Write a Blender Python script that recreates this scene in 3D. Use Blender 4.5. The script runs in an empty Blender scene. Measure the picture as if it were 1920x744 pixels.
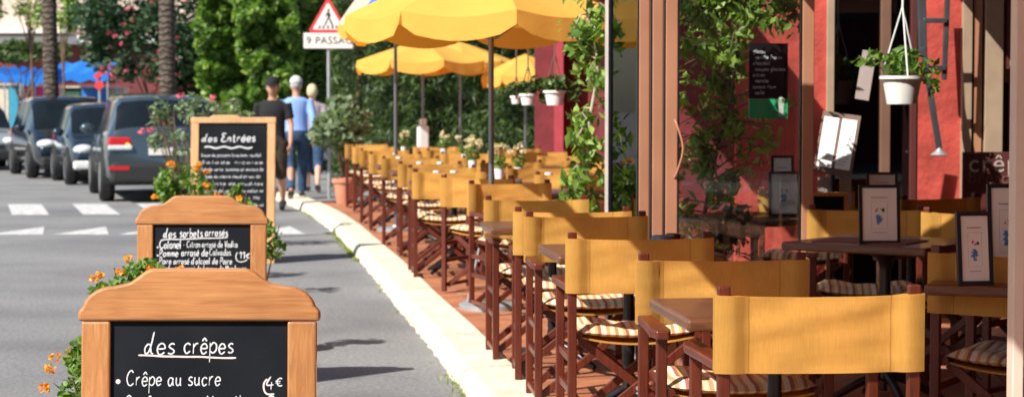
import bpy, bmesh, math, random
import numpy as np
from mathutils import Vector, Matrix, noise
random.seed(7); rng = np.random.default_rng(11)
R = math.radians
scene = bpy.context.scene
COL = scene.collection

# ------------------------------------------------------------------ camera, sky, sun, exposure
F = 3700.0; CAMZ = 1.45; HOR = 200.0
cam_d = bpy.data.cameras.new('camera'); cam = bpy.data.objects.new('camera', cam_d); COL.objects.link(cam)
cam.location = (0, 0, CAMZ); cam.rotation_euler = (R(90) - math.atan(172 / F), R(0.0), 0)
cam_d.sensor_width = 36; cam_d.lens = F * 36 / 1920; cam_d.clip_end = 900; cam_d.clip_start = 0.1
cam_d.dof.use_dof = True; cam_d.dof.focus_distance = 6.0; cam_d.dof.aperture_fstop = 6.3
scene.camera = cam
SUN = Vector((0.82, 0.77, -1.0)).normalized()          # direction the light travels
elev = math.asin(-SUN.z); az = math.atan2(-SUN.x, -SUN.y)  # compass angle of the sun from +Y
w = bpy.data.worlds.new('World'); scene.world = w; w.use_nodes = True
nt = w.node_tree; bg = nt.nodes['Background']
sky = nt.nodes.new('ShaderNodeTexSky'); sky.sky_type = 'NISHITA'; sky.sun_disc = False
sky.sun_elevation = elev; sky.sun_rotation = az
nt.links.new(sky.outputs[0], bg.inputs[0]); bg.inputs[1].default_value = 0.078
sl = bpy.data.lights.new('sun', 'SUN'); sl.energy = 5.0; sl.angle = R(0.53); sl.color = (1.0, 0.95, 0.86)
so = bpy.data.objects.new('sun', sl); COL.objects.link(so); so.rotation_euler = SUN.to_track_quat('-Z', 'Y').to_euler()
so.location = (-10, -10, 12)
scene.view_settings.view_transform = 'Standard'; scene.view_settings.look = 'None'
scene.view_settings.exposure = 0.60; scene.view_settings.gamma = 1

# ------------------------------------------------------------------ helpers
def at(px, D, z=0.0): return Vector(((px - 960) / F * D, D, z))
def zat(py, D): return CAMZ - (py - HOR) * D / F
def tag(o, label=None, cat=None, group=None, kind=None):
    if label: o['label'] = label
    if cat: o['category'] = cat
    if group: o['group'] = group
    if kind: o['kind'] = kind
    return o
def empty(name, loc=(0, 0, 0), rz=0, label=None, cat=None, group=None):
    o = bpy.data.objects.new(name, None); COL.objects.link(o); o.empty_display_size = .1
    o.location = loc; o.rotation_euler = (0, 0, rz); return tag(o, label, cat, group)
def copy_tree(o, parent=None):
    c = o.copy(); COL.objects.link(c); c.parent = parent
    for ch in list(o.children): copy_tree(ch, c)
    return c

class MB:
    def __init__(s): s.v = []; s.f = []; s.m = []; s.cur = 0; s.M = Matrix.Identity(4)
    def add(s, vs, fs):
        b = len(s.v); s.v += [tuple(s.M @ Vector(p)) for p in vs]
        s.f += [tuple(b + i for i in f) for f in fs]; s.m += [s.cur] * len(fs)
    def box(s, x0, x1, y0, y1, z0, z1):
        s.add([(x, y, z) for z in (z0, z1) for y in (y0, y1) for x in (x0, x1)],
              [(0, 2, 3, 1), (4, 5, 7, 6), (0, 1, 5, 4), (2, 6, 7, 3), (0, 4, 6, 2), (1, 3, 7, 5)])
    def bar(s, a, b, wx, wy, up=(0, 0, 1)):
        a = Vector(a); b = Vector(b); d = (b - a).normalized(); u = Vector(up)
        if abs(d.dot(u)) > .98: u = Vector((0, 1, 0))
        sx = d.cross(u).normalized() * wx / 2; sy = sx.cross(d).normalized() * wy / 2
        s.add([p + q for p in (a, b) for q in (-sx - sy, sx - sy, sx + sy, -sx + sy)],
              [(3, 2, 1, 0), (4, 5, 6, 7), (0, 1, 5, 4), (1, 2, 6, 5), (2, 3, 7, 6), (3, 0, 4, 7)])
    def tube(s, pts, rs, n=10, cap=True, sq=1.0):
        pts = [Vector(p) for p in pts]
        if not hasattr(rs, '__len__'): rs = [rs] * len(pts)
        vs = []; fs = []; prev = None
        for i, p in enumerate(pts):
            d = (pts[min(i + 1, len(pts) - 1)] - pts[max(i - 1, 0)]).normalized()
            if prev is None:
                u = Vector((1, 0, 0)) if abs(d.x) < .9 else Vector((0, 1, 0))
                u = (u - d * u.dot(d)).normalized()
            else: u = (prev - d * prev.dot(d)).normalized()
            prev = u; vv = d.cross(u)
            for k in range(n):
                a = 2 * math.pi * k / n; vs.append(p + (u * math.cos(a) + vv * math.sin(a) * sq) * rs[i])
        for i in range(len(pts) - 1):
            for k in range(n): fs.append((i * n + k, i * n + (k + 1) % n, (i + 1) * n + (k + 1) % n, (i + 1) * n + k))
        if cap: fs.append(tuple(range(n))[::-1]); fs.append(tuple((len(pts) - 1) * n + k for k in range(n)))
        s.add(vs, fs)
    def lathe(s, prof, n=20, c=(0, 0, 0), closed=True):
        vs = []; fs = []
        for r, z in prof:
            for k in range(n):
                a = 2 * math.pi * k / n; vs.append((c[0] + r * math.cos(a), c[1] + r * math.sin(a), c[2] + z))
        for i in range(len(prof) - 1):
            for k in range(n): fs.append((i * n + k, i * n + (k + 1) % n, (i + 1) * n + (k + 1) % n, (i + 1) * n + k))
        if closed: fs.append(tuple(range(n))[::-1]); fs.append(tuple((len(prof) - 1) * n + k for k in range(n)))
        s.add(vs, fs)
    def ell(s, c, r, n=14, m=9):
        vs = [(c[0], c[1], c[2] - r[2])]; fs = []
        for i in range(1, m):
            t = -math.pi / 2 + math.pi * i / m
            for k in range(n):
                a = 2 * math.pi * k / n
                vs.append((c[0] + r[0] * math.cos(t) * math.cos(a), c[1] + r[1] * math.cos(t) * math.sin(a), c[2] + r[2] * math.sin(t)))
        vs.append((c[0], c[1], c[2] + r[2])); L = len(vs) - 1
        for k in range(n):
            fs.append((0, 1 + (k + 1) % n, 1 + k)); fs.append((L, L - n + k, L - n + (k + 1) % n))
        for i in range(m - 2):
            for k in range(n): fs.append((1 + i * n + k, 1 + i * n + (k + 1) % n, 1 + (i + 1) * n + (k + 1) % n, 1 + (i + 1) * n + k))
        s.add(vs, fs)
    def prism(s, pts, y0, y1):          # outline in x,z extruded along y
        n = len(pts)
        s.add([(p[0], y0, p[1]) for p in pts] + [(p[0], y1, p[1]) for p in pts],
              [tuple(range(n)), tuple(range(2 * n - 1, n - 1, -1))] + [(i, n + i, n + (i + 1) % n, (i + 1) % n) for i in range(n)])
    def flat(s, pts, z):
        s.add([(p[0], p[1], z) for p in pts], [tuple(range(len(pts)))])
    def build(s, name, mats, parent=None, smooth=False, bevel=0, seg=2):
        me = bpy.data.meshes.new(name); me.from_pydata(s.v, [], s.f)
        if not isinstance(mats, (list, tuple)): mats = [mats]
        for m in mats: me.materials.append(m)
        if len(mats) > 1: me.polygons.foreach_set('material_index', s.m)
        bm = bmesh.new(); bm.from_mesh(me); bmesh.ops.recalc_face_normals(bm, faces=bm.faces); bm.to_mesh(me); bm.free()
        if smooth: me.polygons.foreach_set('use_smooth', [True] * len(me.polygons))
        o = bpy.data.objects.new(name, me); COL.objects.link(o)
        if parent: o.parent = parent
        if bevel:
            b = o.modifiers.new('bevel', 'BEVEL'); b.width = bevel; b.segments = seg; b.limit_method = 'ANGLE'; b.angle_limit = R(40)
        if smooth and bevel == 0:
            es = o.modifiers.new('split', 'EDGE_SPLIT'); es.split_angle = R(50)
        return o

# ------------------------------------------------------------------ materials
def new_mat(name):
    m = bpy.data.materials.new(name); m.use_nodes = True; n = m.node_tree
    return m, n, n.nodes['Principled BSDF'], n.nodes['Material Output']
def tex(n, kind, scale=None, **kw):
    t = n.nodes.new(kind)
    for k, v in kw.items(): setattr(t, k, v)
    if scale is not None: t.inputs['Scale'].default_value = scale
    return t
def mapped(n, scale=(1, 1, 1), rot=(0, 0, 0), coord='Object'):
    tc = n.nodes.new('ShaderNodeTexCoord'); mp = n.nodes.new('ShaderNodeMapping')
    mp.inputs['Scale'].default_value = scale; mp.inputs['Rotation'].default_value = rot
    n.links.new(tc.outputs[coord], mp.inputs[0]); return mp
def ramp(n, fac, stops):
    r = n.nodes.new('ShaderNodeValToRGB'); e = r.color_ramp.elements
    while len(e) < len(stops): e.new(.5)
    for el, (p, c) in zip(e, stops): el.position = p; el.color = (*c, 1)
    n.links.new(fac, r.inputs[0]); return r
def mat(name, c, rough=.6, var=.25, scale=8, bump=.0, bscale=60, metal=0, spec=.5, stretch=(1, 1, 1), coat=0, c2=None, alpha=None):
    m, n, p, o = new_mat(name)
    mp = mapped(n, stretch); t = tex(n, 'ShaderNodeTexNoise', scale); t.inputs['Detail'].default_value = 5
    n.links.new(mp.outputs[0], t.inputs[0])
    lo = tuple(x * (1 - var) for x in c); hi = tuple(min(1, x * (1 + var)) for x in c) if c2 is None else c2
    r = ramp(n, t.outputs[0], [(.3, lo), (.7, hi)]); n.links.new(r.outputs[0], p.inputs['Base Color'])
    p.inputs['Roughness'].default_value = rough; p.inputs['Metallic'].default_value = metal
    p.inputs['Specular IOR Level'].default_value = spec; p.inputs['Coat Weight'].default_value = coat
    if bump:
        t2 = tex(n, 'ShaderNodeTexNoise', bscale); t2.inputs['Detail'].default_value = 4; n.links.new(mp.outputs[0], t2.inputs[0])
        b = n.nodes.new('ShaderNodeBump'); b.inputs['Strength'].default_value = bump; b.inputs['Distance'].default_value = .01
        n.links.new(t2.outputs[0], b.inputs['Height']); n.links.new(b.outputs[0], p.inputs['Normal'])
    return m
def wood(name, lo, hi, axis='x', rough=.45, coat=.0, gs=1.0):
    m, n, p, o = new_mat(name)
    st = {'x': (1.2, 22, 22), 'z': (22, 22, 1.2), 'y': (22, 1.2, 22)}[axis]
    mp = mapped(n, tuple(v * gs for v in st)); t = tex(n, 'ShaderNodeTexNoise', 3.4); t.inputs['Detail'].default_value = 9; t.inputs['Roughness'].default_value = .62; t.inputs['Distortion'].default_value = 1.2
    n.links.new(mp.outputs[0], t.inputs[0]); mid = tuple((a + b) / 2 for a, b in zip(lo, hi))
    r = ramp(n, t.outputs[0], [(.28, lo), (.5, mid), (.72, hi)])
    mp2 = mapped(n, (1, 1, 1)); t2 = tex(n, 'ShaderNodeTexNoise', 5); n.links.new(mp2.outputs[0], t2.inputs[0])
    mx = n.nodes.new('ShaderNodeMix'); mx.data_type = 'RGBA'; mx.blend_type = 'MULTIPLY'; mx.inputs[0].default_value = .5
    r2 = ramp(n, t2.outputs[0], [(.35, (.72, .66, .6)), (.65, (1.1, 1.08, 1.05))])
    n.links.new(r.outputs[0], mx.inputs[6]); n.links.new(r2.outputs[0], mx.inputs[7]); n.links.new(mx.outputs[2], p.inputs['Base Color'])
    p.inputs['Roughness'].default_value = rough; p.inputs['Coat Weight'].default_value = coat
    b = n.nodes.new('ShaderNodeBump'); b.inputs['Strength'].default_value = .15; b.inputs['Distance'].default_value = .004
    n.links.new(t.outputs[0], b.inputs['Height']); n.links.new(b.outputs[0], p.inputs['Normal'])
    return m
def cloth(name, c, trans=.35, weave=900, var=.12, tint=None, rough=.9, hem=False):
    m, n, p, o = new_mat(name)
    mp = mapped(n); t = tex(n, 'ShaderNodeTexNoise', 6); t.inputs['Detail'].default_value = 6; n.links.new(mp.outputs[0], t.inputs[0])
    if hem:
        oi = n.nodes.new('ShaderNodeObjectInfo'); cm = n.nodes.new('ShaderNodeCombineXYZ'); mu = n.nodes.new('ShaderNodeMath'); mu.operation = 'MULTIPLY'; mu.inputs[1].default_value = 80
        n.links.new(oi.outputs['Random'], mu.inputs[0]); n.links.new(mu.outputs[0], cm.inputs[0]); va = n.nodes.new('ShaderNodeVectorMath'); va.operation = 'ADD'
        n.links.new(mp.outputs[0], va.inputs[0]); n.links.new(cm.outputs[0], va.inputs[1]); n.links.new(va.outputs[0], t.inputs[0]); rr_ = ramp(n, oi.outputs['Random'], [(0, (.84, .80, .86)), (.5, (1, 1, 1)), (1, (1.06, 1.08, 1.2))])
    mp3 = mapped(n, (1, 1, .08)); t3 = tex(n, 'ShaderNodeTexNoise', 260); n.links.new(mp3.outputs[0], t3.inputs[0])
    ad = n.nodes.new('ShaderNodeMath'); ad.operation = 'ADD'; ml = n.nodes.new('ShaderNodeMath'); ml.operation = 'MULTIPLY'; ml.inputs[1].default_value = .5
    n.links.new(t3.outputs[0], ml.inputs[0]); n.links.new(t.outputs[0], ad.inputs[0]); n.links.new(ml.outputs[0], ad.inputs[1])
    r = ramp(n, ad.outputs[0], [(.45, tuple(x * (1 - var) for x in c)), (1.0, tuple(min(1, x * (1 + var)) for x in c))])
    if hem:      # stitched double layers round the posts and along the top and bottom hems
        sp = n.nodes.new('ShaderNodeSeparateXYZ'); n.links.new(mp.outputs[0], sp.inputs[0]); ab = n.nodes.new('ShaderNodeMath'); ab.operation = 'ABSOLUTE'; n.links.new(sp.outputs[0], ab.inputs[0])
        h1 = ramp(n, ab.outputs[0], [(0, (1, 1, 1)), (.194, (.72, .68, .62)), (.1975, (.93, .92, .9))]); h1.color_ramp.interpolation = 'CONSTANT'
        h2 = ramp(n, sp.outputs[2], [(0, (.97, .96, .94)), (.634, (.75, .72, .66)), (.6365, (1, 1, 1)), (.817, (.78, .74, .68)), (.8195, (.97, .96, .94))]); h2.color_ramp.interpolation = 'CONSTANT'
        for h_ in (h1, h2, rr_):
            mm = n.nodes.new('ShaderNodeMix'); mm.data_type = 'RGBA'; mm.blend_type = 'MULTIPLY'; mm.inputs[0].default_value = 1
            n.links.new(r.outputs[0], mm.inputs[6]); n.links.new(h_.outputs[0], mm.inputs[7])
            class _o: pass
            r = _o(); r.outputs = [mm.outputs[2]]
    n.links.new(r.outputs[0], p.inputs['Base Color']); p.inputs['Roughness'].default_value = rough; p.inputs['Specular IOR Level'].default_value = .2
    b = n.nodes.new('ShaderNodeBump'); b.inputs['Strength'].default_value = .3; b.inputs['Distance'].default_value = .006
    t4 = tex(n, 'ShaderNodeTexNoise', 9); n.links.new(mapped(n, (1, 1, 3)).outputs[0], t4.inputs[0])
    n.links.new(t4.outputs[0], b.inputs['Height']); n.links.new(b.outputs[0], p.inputs['Normal'])
    tr = n.nodes.new('ShaderNodeBsdfTranslucent'); mx = n.nodes.new('ShaderNodeMixShader'); mx.inputs[0].default_value = trans
    if tint: tr.inputs[0].default_value = (*tint, 1)
    else: n.links.new(r.outputs[0], tr.inputs[0])
    n.links.new(p.outputs[0], mx.inputs[1]); n.links.new(tr.outputs[0], mx.inputs[2]); n.links.new(mx.outputs[0], o.inputs[0])
    return m
def leaf(name, cols, rough=.45, trans=.3):
    m, n, p, o = new_mat(name)
    g = n.nodes.new('ShaderNodeNewGeometry'); k = len(cols)
    r = ramp(n, g.outputs['Random Per Island'], [(i / max(1, k - 1), c) for i, c in enumerate(cols)])
    n.links.new(r.outputs[0], p.inputs['Base Color']); p.inputs['Roughness'].default_value = rough
    tr = n.nodes.new('ShaderNodeBsdfTranslucent'); mx = n.nodes.new('ShaderNodeMixShader'); mx.inputs[0].default_value = trans
    mxc = n.nodes.new('ShaderNodeMix'); mxc.data_type = 'RGBA'; mxc.blend_type = 'MULTIPLY'; mxc.inputs[0].default_value = 1
    n.links.new(r.outputs[0], mxc.inputs[6]); mxc.inputs[7].default_value = (1.5, 1.8, .6, 1); n.links.new(mxc.outputs[2], tr.inputs[0])
    n.links.new(p.outputs[0], mx.inputs[1]); n.links.new(tr.outputs[0], mx.inputs[2]); n.links.new(mx.outputs[0], o.inputs[0])
    return m
def glass(name, tint=(1, 1, 1), ior=1.5, boost=1.0):
    m, n, p, o = new_mat(name)
    n.nodes.remove(p); t = n.nodes.new('ShaderNodeBsdfTransparent'); t.inputs[0].default_value = (*tint, 1)
    g = n.nodes.new('ShaderNodeBsdfGlossy'); g.inputs['Roughness'].default_value = .01
    fr = n.nodes.new('ShaderNodeFresnel'); fr.inputs[0].default_value = ior
    ml = n.nodes.new('ShaderNodeMath'); ml.operation = 'MULTIPLY'; ml.inputs[1].default_value = boost; ml.use_clamp = True
    mx = n.nodes.new('ShaderNodeMixShader'); n.links.new(fr.outputs[0], ml.inputs[0]); n.links.new(ml.outputs[0], mx.inputs[0])
    n.links.new(t.outputs[0], mx.inputs[1]); n.links.new(g.outputs[0], mx.inputs[2]); n.links.new(mx.outputs[0], o.inputs[0])
    return m
def emis(name, c, s):
    m, n, p, o = new_mat(name); p.inputs['Base Color'].default_value = (*c, 1)
    p.inputs['Emission Color'].default_value = (*c, 1); p.inputs['Emission Strength'].default_value = s
    return m
def asphalt():
    m, n, p, o = new_mat('asphalt'); mp = mapped(n)
    a = tex(n, 'ShaderNodeTexNoise', 38); a.inputs['Detail'].default_value = 9; a.inputs['Roughness'].default_value = .75
    b = tex(n, 'ShaderNodeTexNoise', .6); b.inputs['Detail'].default_value = 6
    n.links.new(mp.outputs[0], a.inputs[0]); n.links.new(mp.outputs[0], b.inputs[0])
    r1 = ramp(n, a.outputs[0], [(.3, (.115, .115, .12)), (.5, (.2, .2, .205)), (.72, (.36, .355, .35))])
    r2 = ramp(n, b.outputs[0], [(.3, (.70, .70, .72)), (.48, (.98, .98, .98)), (.7, (1.2, 1.2, 1.17))])
    v = tex(n, 'ShaderNodeTexVoronoi', 1.1, feature='DISTANCE_TO_EDGE')
    d = tex(n, 'ShaderNodeTexNoise', 3); n.links.new(mp.outputs[0], d.inputs[0]); ad = n.nodes.new('ShaderNodeMix'); ad.data_type = 'RGBA'; ad.inputs[0].default_value = .25
    n.links.new(mp.outputs[0], ad.inputs[6]); n.links.new(d.outputs[1], ad.inputs[7]); n.links.new(ad.outputs[2], v.inputs[0])
    r3 = ramp(n, v.outputs[0], [(.0, (.62, .62, .62)), (.006, (1, 1, 1))])
    m1 = n.nodes.new('ShaderNodeMix'); m1.data_type = 'RGBA'; m1.blend_type = 'MULTIPLY'; m1.inputs[0].default_value = 1
    m2 = n.nodes.new('ShaderNodeMix'); m2.data_type = 'RGBA'; m2.blend_type = 'MULTIPLY'; m2.inputs[0].default_value = .6
    n.links.new(r1.outputs[0], m1.inputs[6]); n.links.new(r2.outputs[0], m1.inputs[7]); n.links.new(m1.outputs[2], m2.inputs[6]); n.links.new(r3.outputs[0], m2.inputs[7])
    n.links.new(m2.outputs[2], p.inputs['Base Color']); p.inputs['Roughness'].default_value = .95
    bp = n.nodes.new('ShaderNodeBump'); bp.inputs['Strength'].default_value = .6; bp.inputs['Distance'].default_value = .01
    n.links.new(a.outputs[0], bp.inputs['Height']); n.links.new(bp.outputs[0], p.inputs['Normal']); return m
def tiles():
    m, n, p, o = new_mat('terracotta_tiles'); mp = mapped(n, rot=(0, 0, R(-7.6)))
    b = tex(n, 'ShaderNodeTexBrick', 1.0); b.offset = 0; b.inputs['Brick Width'].default_value = .3; b.inputs['Row Height'].default_value = .3
    b.inputs['Mortar Size'].default_value = .006; b.inputs['Color1'].default_value = (.40, .15, .07, 1); b.inputs['Color2'].default_value = (.50, .2, .1, 1); b.inputs['Mortar'].default_value = (.34, .26, .2, 1)
    n.links.new(mp.outputs[0], b.inputs[0]); t = tex(n, 'ShaderNodeTexNoise', 7); t.inputs['Detail'].default_value = 6; n.links.new(mp.outputs[0], t.inputs[0])
    r = ramp(n, t.outputs[0], [(.3, (.75, .7, .68)), (.7, (1.1, 1.1, 1.1))])
    mx = n.nodes.new('ShaderNodeMix'); mx.data_type = 'RGBA'; mx.blend_type = 'MULTIPLY'; mx.inputs[0].default_value = 1
    n.links.new(b.outputs[0], mx.inputs[6]); n.links.new(r.outputs[0], mx.inputs[7]); n.links.new(mx.outputs[2], p.inputs['Base Color']); p.inputs['Roughness'].default_value = .55
    return m
def striped(name, stops, axis=0, freq=14, coat=0):
    m, n, p, o = new_mat(name); mp = mapped(n); sx = n.nodes.new('ShaderNodeSeparateXYZ'); n.links.new(mp.outputs[0], sx.inputs[0])
    ml = n.nodes.new('ShaderNodeMath'); ml.operation = 'MULTIPLY'; ml.inputs[1].default_value = freq; n.links.new(sx.outputs[axis], ml.inputs[0])
    fr = n.nodes.new('ShaderNodeMath'); fr.operation = 'FRACT'; n.links.new(ml.outputs[0], fr.inputs[0])
    r = ramp(n, fr.outputs[0], stops); r.color_ramp.interpolation = 'CONSTANT'; n.links.new(r.outputs[0], p.inputs['Base Color']); p.inputs['Roughness'].default_value = .85
    t4 = tex(n, 'ShaderNodeTexNoise', 30); n.links.new(mp.outputs[0], t4.inputs[0]); b = n.nodes.new('ShaderNodeBump'); b.inputs['Strength'].default_value = .4
    b.inputs['Distance'].default_value = .01; n.links.new(t4.outputs[0], b.inputs['Height']); n.links.new(b.outputs[0], p.inputs['Normal']); return m
def trunkmat():
    m, n, p, o = new_mat('palm_bark'); mp = mapped(n); wv = tex(n, 'ShaderNodeTexWave', 2.6, bands_direction='Z'); wv.inputs['Distortion'].default_value = 7; wv.inputs['Detail'].default_value = 5; wv.inputs['Detail Scale'].default_value = 2.5
    n.links.new(mp.outputs[0], wv.inputs[0]); r = ramp(n, wv.outputs[1], [(.1, (.06, .043, .034)), (.6, (.105, .078, .06)), (1, (.15, .115, .09))]); n.links.new(r.outputs[0], p.inputs['Base Color'])
    b = n.nodes.new('ShaderNodeBump'); b.inputs['Strength'].default_value = 1; b.inputs['Distance'].default_value = .04; n.links.new(wv.outputs[1], b.inputs['Height']); n.links.new(b.outputs[0], p.inputs['Normal'])
    p.inputs['Roughness'].default_value = .9; return m

M = dict(
    asphalt=asphalt(), tiles=tiles(), bark=trunkmat(),
    kerb=mat('kerb_stone', (.72, .65, .49), .9, .2, 6, 1.0, 30), paint=mat('road_paint', (.42, .42, .42), .8, .2, 9, .2, c2=(.74, .74, .73)),
    canvas=cloth('ochre_canvas', (.70, .385, .09), .36, var=.16, hem=True), mahog=wood('mahogany', (.060, .009, .004), (.155, .028, .011), 'z', .42, 0), mahogx=wood('mahogany_arm', (.075, .011, .005), (.18, .034, .014), 'y', .38, .1),
    tabletop=wood('table_wood', (.075, .027, .012), (.19, .08, .038), 'x', .38, .15), boardwood=wood('board_oak', (.34, .13, .042), (.54, .255, .095), 'x', .38, .25), boardwoodz=wood('board_oak_upright', (.34, .13, .042), (.54, .255, .095), 'z', .38, .25),
    palewood=wood('pale_pine', (.52, .28, .12), (.66, .40, .20), 'z', .5), slate=mat('chalkboard_slate', (.0045, .006, .0095), .75, .3, 4, c2=(.011, .013, .018), bump=.05, bscale=30, spec=.15), chalk=mat('chalk', (.62, .63, .65), .95, .35, 220), chalkp=mat('chalk_pink', (.78, .60, .56), .95, .1, 60),
    cast=mat('black_cast_iron', (.012, .012, .013), .35, .3), cushion=striped('cushion_stripes', [(0, (.72, .58, .36)), (.18, (.50, .22, .11)), (.30, (.74, .62, .42)), (.46, (.68, .40, .12)), (.56, (.36, .13, .10)), (.68, (.76, .64, .46)), (.86, (.60, .32, .16))], 0, 9),
    canopy=cloth('yellow_canopy', (.90, .56, .115), .42, var=.06, tint=(.95, .38, .035)), steel=mat('grey_steel_pole', (.22, .23, .25), .35, .12, 4, metal=.7), galv=mat('galvanised', (.42, .44, .46), .45, .12, metal=.5),
    white=mat('white_plastic', (.80, .80, .78), .4, .05), paper=mat('paper', (.88, .86, .85), .7, .03), bkframe=mat('black_frame', (.012, .013, .018), .3, .1),
    frame=mat('tan_aluminium', (.42, .20, .12), .4, .08, 4), framed=mat('beige_frame', (.36, .26, .18), .5, .1), greyalu=mat('grey_aluminium', (.52, .46, .42), .4, .1, metal=.1),
    glass=glass('door_glass', (.99, .995, .99), 1.5, 1.0), wglass=glass('window_glass', (.35, .37, .38), 1.6), redwall=mat('red_render', (.44, .062, .045), .9, .3, 4, 1.0, 16), redwall2=mat('dark_or_shaded_red', (.17, .022, .028), .8, .3, 3, .6, 14),
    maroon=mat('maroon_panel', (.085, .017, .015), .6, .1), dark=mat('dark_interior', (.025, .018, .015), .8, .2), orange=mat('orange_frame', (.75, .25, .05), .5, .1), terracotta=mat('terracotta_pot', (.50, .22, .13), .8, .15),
    potwhite=mat('white_pot', (.78, .77, .74), .5, .06), soil=mat('soil', (.05, .03, .02), 1, .3), greensign=mat('green_sign', (.03, .50, .20), .6, .05),
    leafA=leaf('climber_leaf', [(.07, .14, .02), (.18, .30, .05), (.34, .46, .10)]), leafB=leaf('hedge_leaf', [(.02, .042, .012), (.055, .105, .025), (.14, .21, .055)], trans=.25), leafC=leaf('ivy_leaf', [(.05, .11, .018), (.15, .27, .045), (.32, .44, .09)]),
    leafD=leaf('oleander_leaf', [(.03, .07, .035), (.06, .12, .06), (.10, .17, .09)], trans=.2), leafE=leaf('lantana_leaf', [(.06, .13, .02), (.13, .24, .035), (.2, .3, .06)]), leafG=leaf('greyish_leaf', [(.10, .15, .08), (.18, .24, .14), (.26, .32, .2)]),
    grass=leaf('grass_blade', [(.12, .18, .02), (.2, .26, .04), (.3, .3, .08)]), pink=leaf('pink_petal', [(.62, .06, .16), (.75, .12, .25), (.8, .3, .4)]), orangef=leaf('orange_petal', [(.9, .30, .01), (.92, .48, .03), (.85, .16, .02)]), yellowf=leaf('yellow_petal', [(.85, .6, .02), (.9, .7, .05)]), whitef=leaf('cream_petal', [(.75, .65, .5), (.8, .72, .58), (.75, .55, .4)]),
    stem=mat('brown_stem', (.16, .10, .06), .9, .2), palestem=mat('pale_stem', (.45, .36, .28), .8, .2),
    brownf=mat('brown_frame', (.17, .09, .06), .5, .1),
    tyre=mat('tyre_rubber', (.012, .012, .012), .8, .2), rim=mat('alloy_rim', (.45, .46, .48), .3, .1, metal=.8), carglass=mat('car_glass', (.008, .012, .016), .12, .1, spec=.45), bumper=mat('black_plastic', (.018, .019, .02), .55, .1),
    lampw=mat('headlight_lens', (.62, .66, .68), .1, .15, 12), redlens=emis('tail_light_lens', (.42, .006, .012), .12), amber=emis('amber_lamp', (1.0, .30, .03), 1.6), skin=mat('skin', (.50, .27, .18), .6, .06), skinp=mat('fair_skin', (.62, .36, .26), .6, .06),
)
def paintmat(name, c): return mat(name, c, .2, .04, 2, coat=1.0, metal=.4)

# ------------------------------------------------------------------ ground, kerb, terrace
g = MB(); g.flat([(-300, -60), (300, -60), (300, 400), (-300, 400)], 0)
tag(g.build('ground', M['asphalt']), kind='structure')
TZ = .10
outer = [(-.3+1.6, -3), (.97, 1), (.42, 4.9), (.10, 7.4), (-.227, 9.87), (-.49, 11.9), (-.80, 14.05), (-1.16, 16.7), (-1.47, 18.8), (-2.10, 23.0), (-2.75, 26.6), (-3.5, 30.0), (-4.4, 33.5)]
def densify(p, k=10):
    out = []
    for i in range(len(p) - 1):
        p0 = p[max(i - 1, 0)]; p1 = p[i]; p2 = p[i + 1]; p3 = p[min(i + 2, len(p) - 1)]
        for j in range(k):
            t = j / k
            out.append(tuple(.5 * (2 * p1[a] + (p2[a] - p0[a]) * t + (2 * p0[a] - 5 * p1[a] + 4 * p2[a] - p3[a]) * t * t + (3 * p1[a] - p0[a] - 3 * p2[a] + p3[a]) * t ** 3) for a in range(len(p1))))
    out.append(tuple(p[-1])); return out
oc = densify(outer, 40)
def offset(pts, d):
    out = []
    for i, p in enumerate(pts):
        a = pts[max(i - 1, 0)]; b = pts[min(i + 1, len(pts) - 1)]; tx, ty = b[0] - a[0], b[1] - a[1]; L = math.hypot(tx, ty)
        out.append((p[0] + ty / L * d, p[1] - tx / L * d))
    return out
inner = offset(oc, .27)
inner = [(x, y) for x, y in inner]
# kerb built of stones, each with a chipped lower edge
kroot = empty('kerb', (0, 0, 0)); tag(kroot, kind='structure')
dist = 0; segs = []; cur = [0]; start = 0
for i in range(1, len(oc)):
    dist += math.dist(oc[i], oc[i - 1]); cur.append(i)
    if dist - start > 1.45 + .5 * noise.noise(Vector((i * .3, 0, 0))): segs.append(cur); cur = [i]; start = dist
segs.append(cur)
kb = MB()
for sg in segs:
    if len(sg) < 2: continue
    rows = []
    for q, i in enumerate(sg):
        sh = 0
        o_ = Vector((*oc[i], 0)); n_ = Vector((*inner[i], 0)); dd = (n_ - o_).normalized(); tt = Vector((-dd.y, dd.x, 0))
        if q == 0: o_ = o_ + tt * .018; n_ = n_ + tt * .018
        if q == len(sg) - 1: o_ = o_ - tt * .018; n_ = n_ - tt * .018
        j = noise.noise(Vector((o_.y * 7, 1.3, 0))) * .022 + noise.noise(Vector((o_.y * 23, 4, 0))) * .012
        r = [o_ + dd * (-.015 + j) + Vector((0, 0, -.02)), o_ + dd * (-.005 + j * .8) + Vector((0, 0, .035)), o_ + dd * (.015 + j * .3) + Vector((0, 0, .085)), o_ + dd * .045 + Vector((0, 0, .108)), n_ + Vector((0, 0, .112)), n_ + Vector((0, 0, -.02))]
        rows.append(r)
    vs = [p for r in rows for p in r]; fs = []
    for a in range(len(rows) - 1):
        for b in range(5): fs.append((a * 6 + b, a * 6 + b + 1, (a + 1) * 6 + b + 1, (a + 1) * 6 + b))
    fs.append((0, 1, 2, 3, 4, 5)); fs.append(tuple((len(rows) - 1) * 6 + b for b in range(5, -1, -1)))
    kb.add(vs, fs)
kb.build('kerb_stones', M['kerb'], kroot, smooth=False)
tb = MB()
idx = [i for i in range(0, len(inner), 6) if inner[i][1] < 28.6]
for a, b in zip(idx[:-1], idx[1:]):
    tb.add([(*inner[a], TZ), (9, inner[a][1], TZ), (9, inner[b][1], TZ), (*inner[b], TZ), (9, inner[b][1], 0), (inner[b][0], inner[b][1], 0)],
           [(0, 1, 2, 3)] + ([(3, 2, 4, 5)] if b == idx[-1] else []))
tag(tb.build('terrace_floor', M['tiles']), kind='structure')
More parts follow.
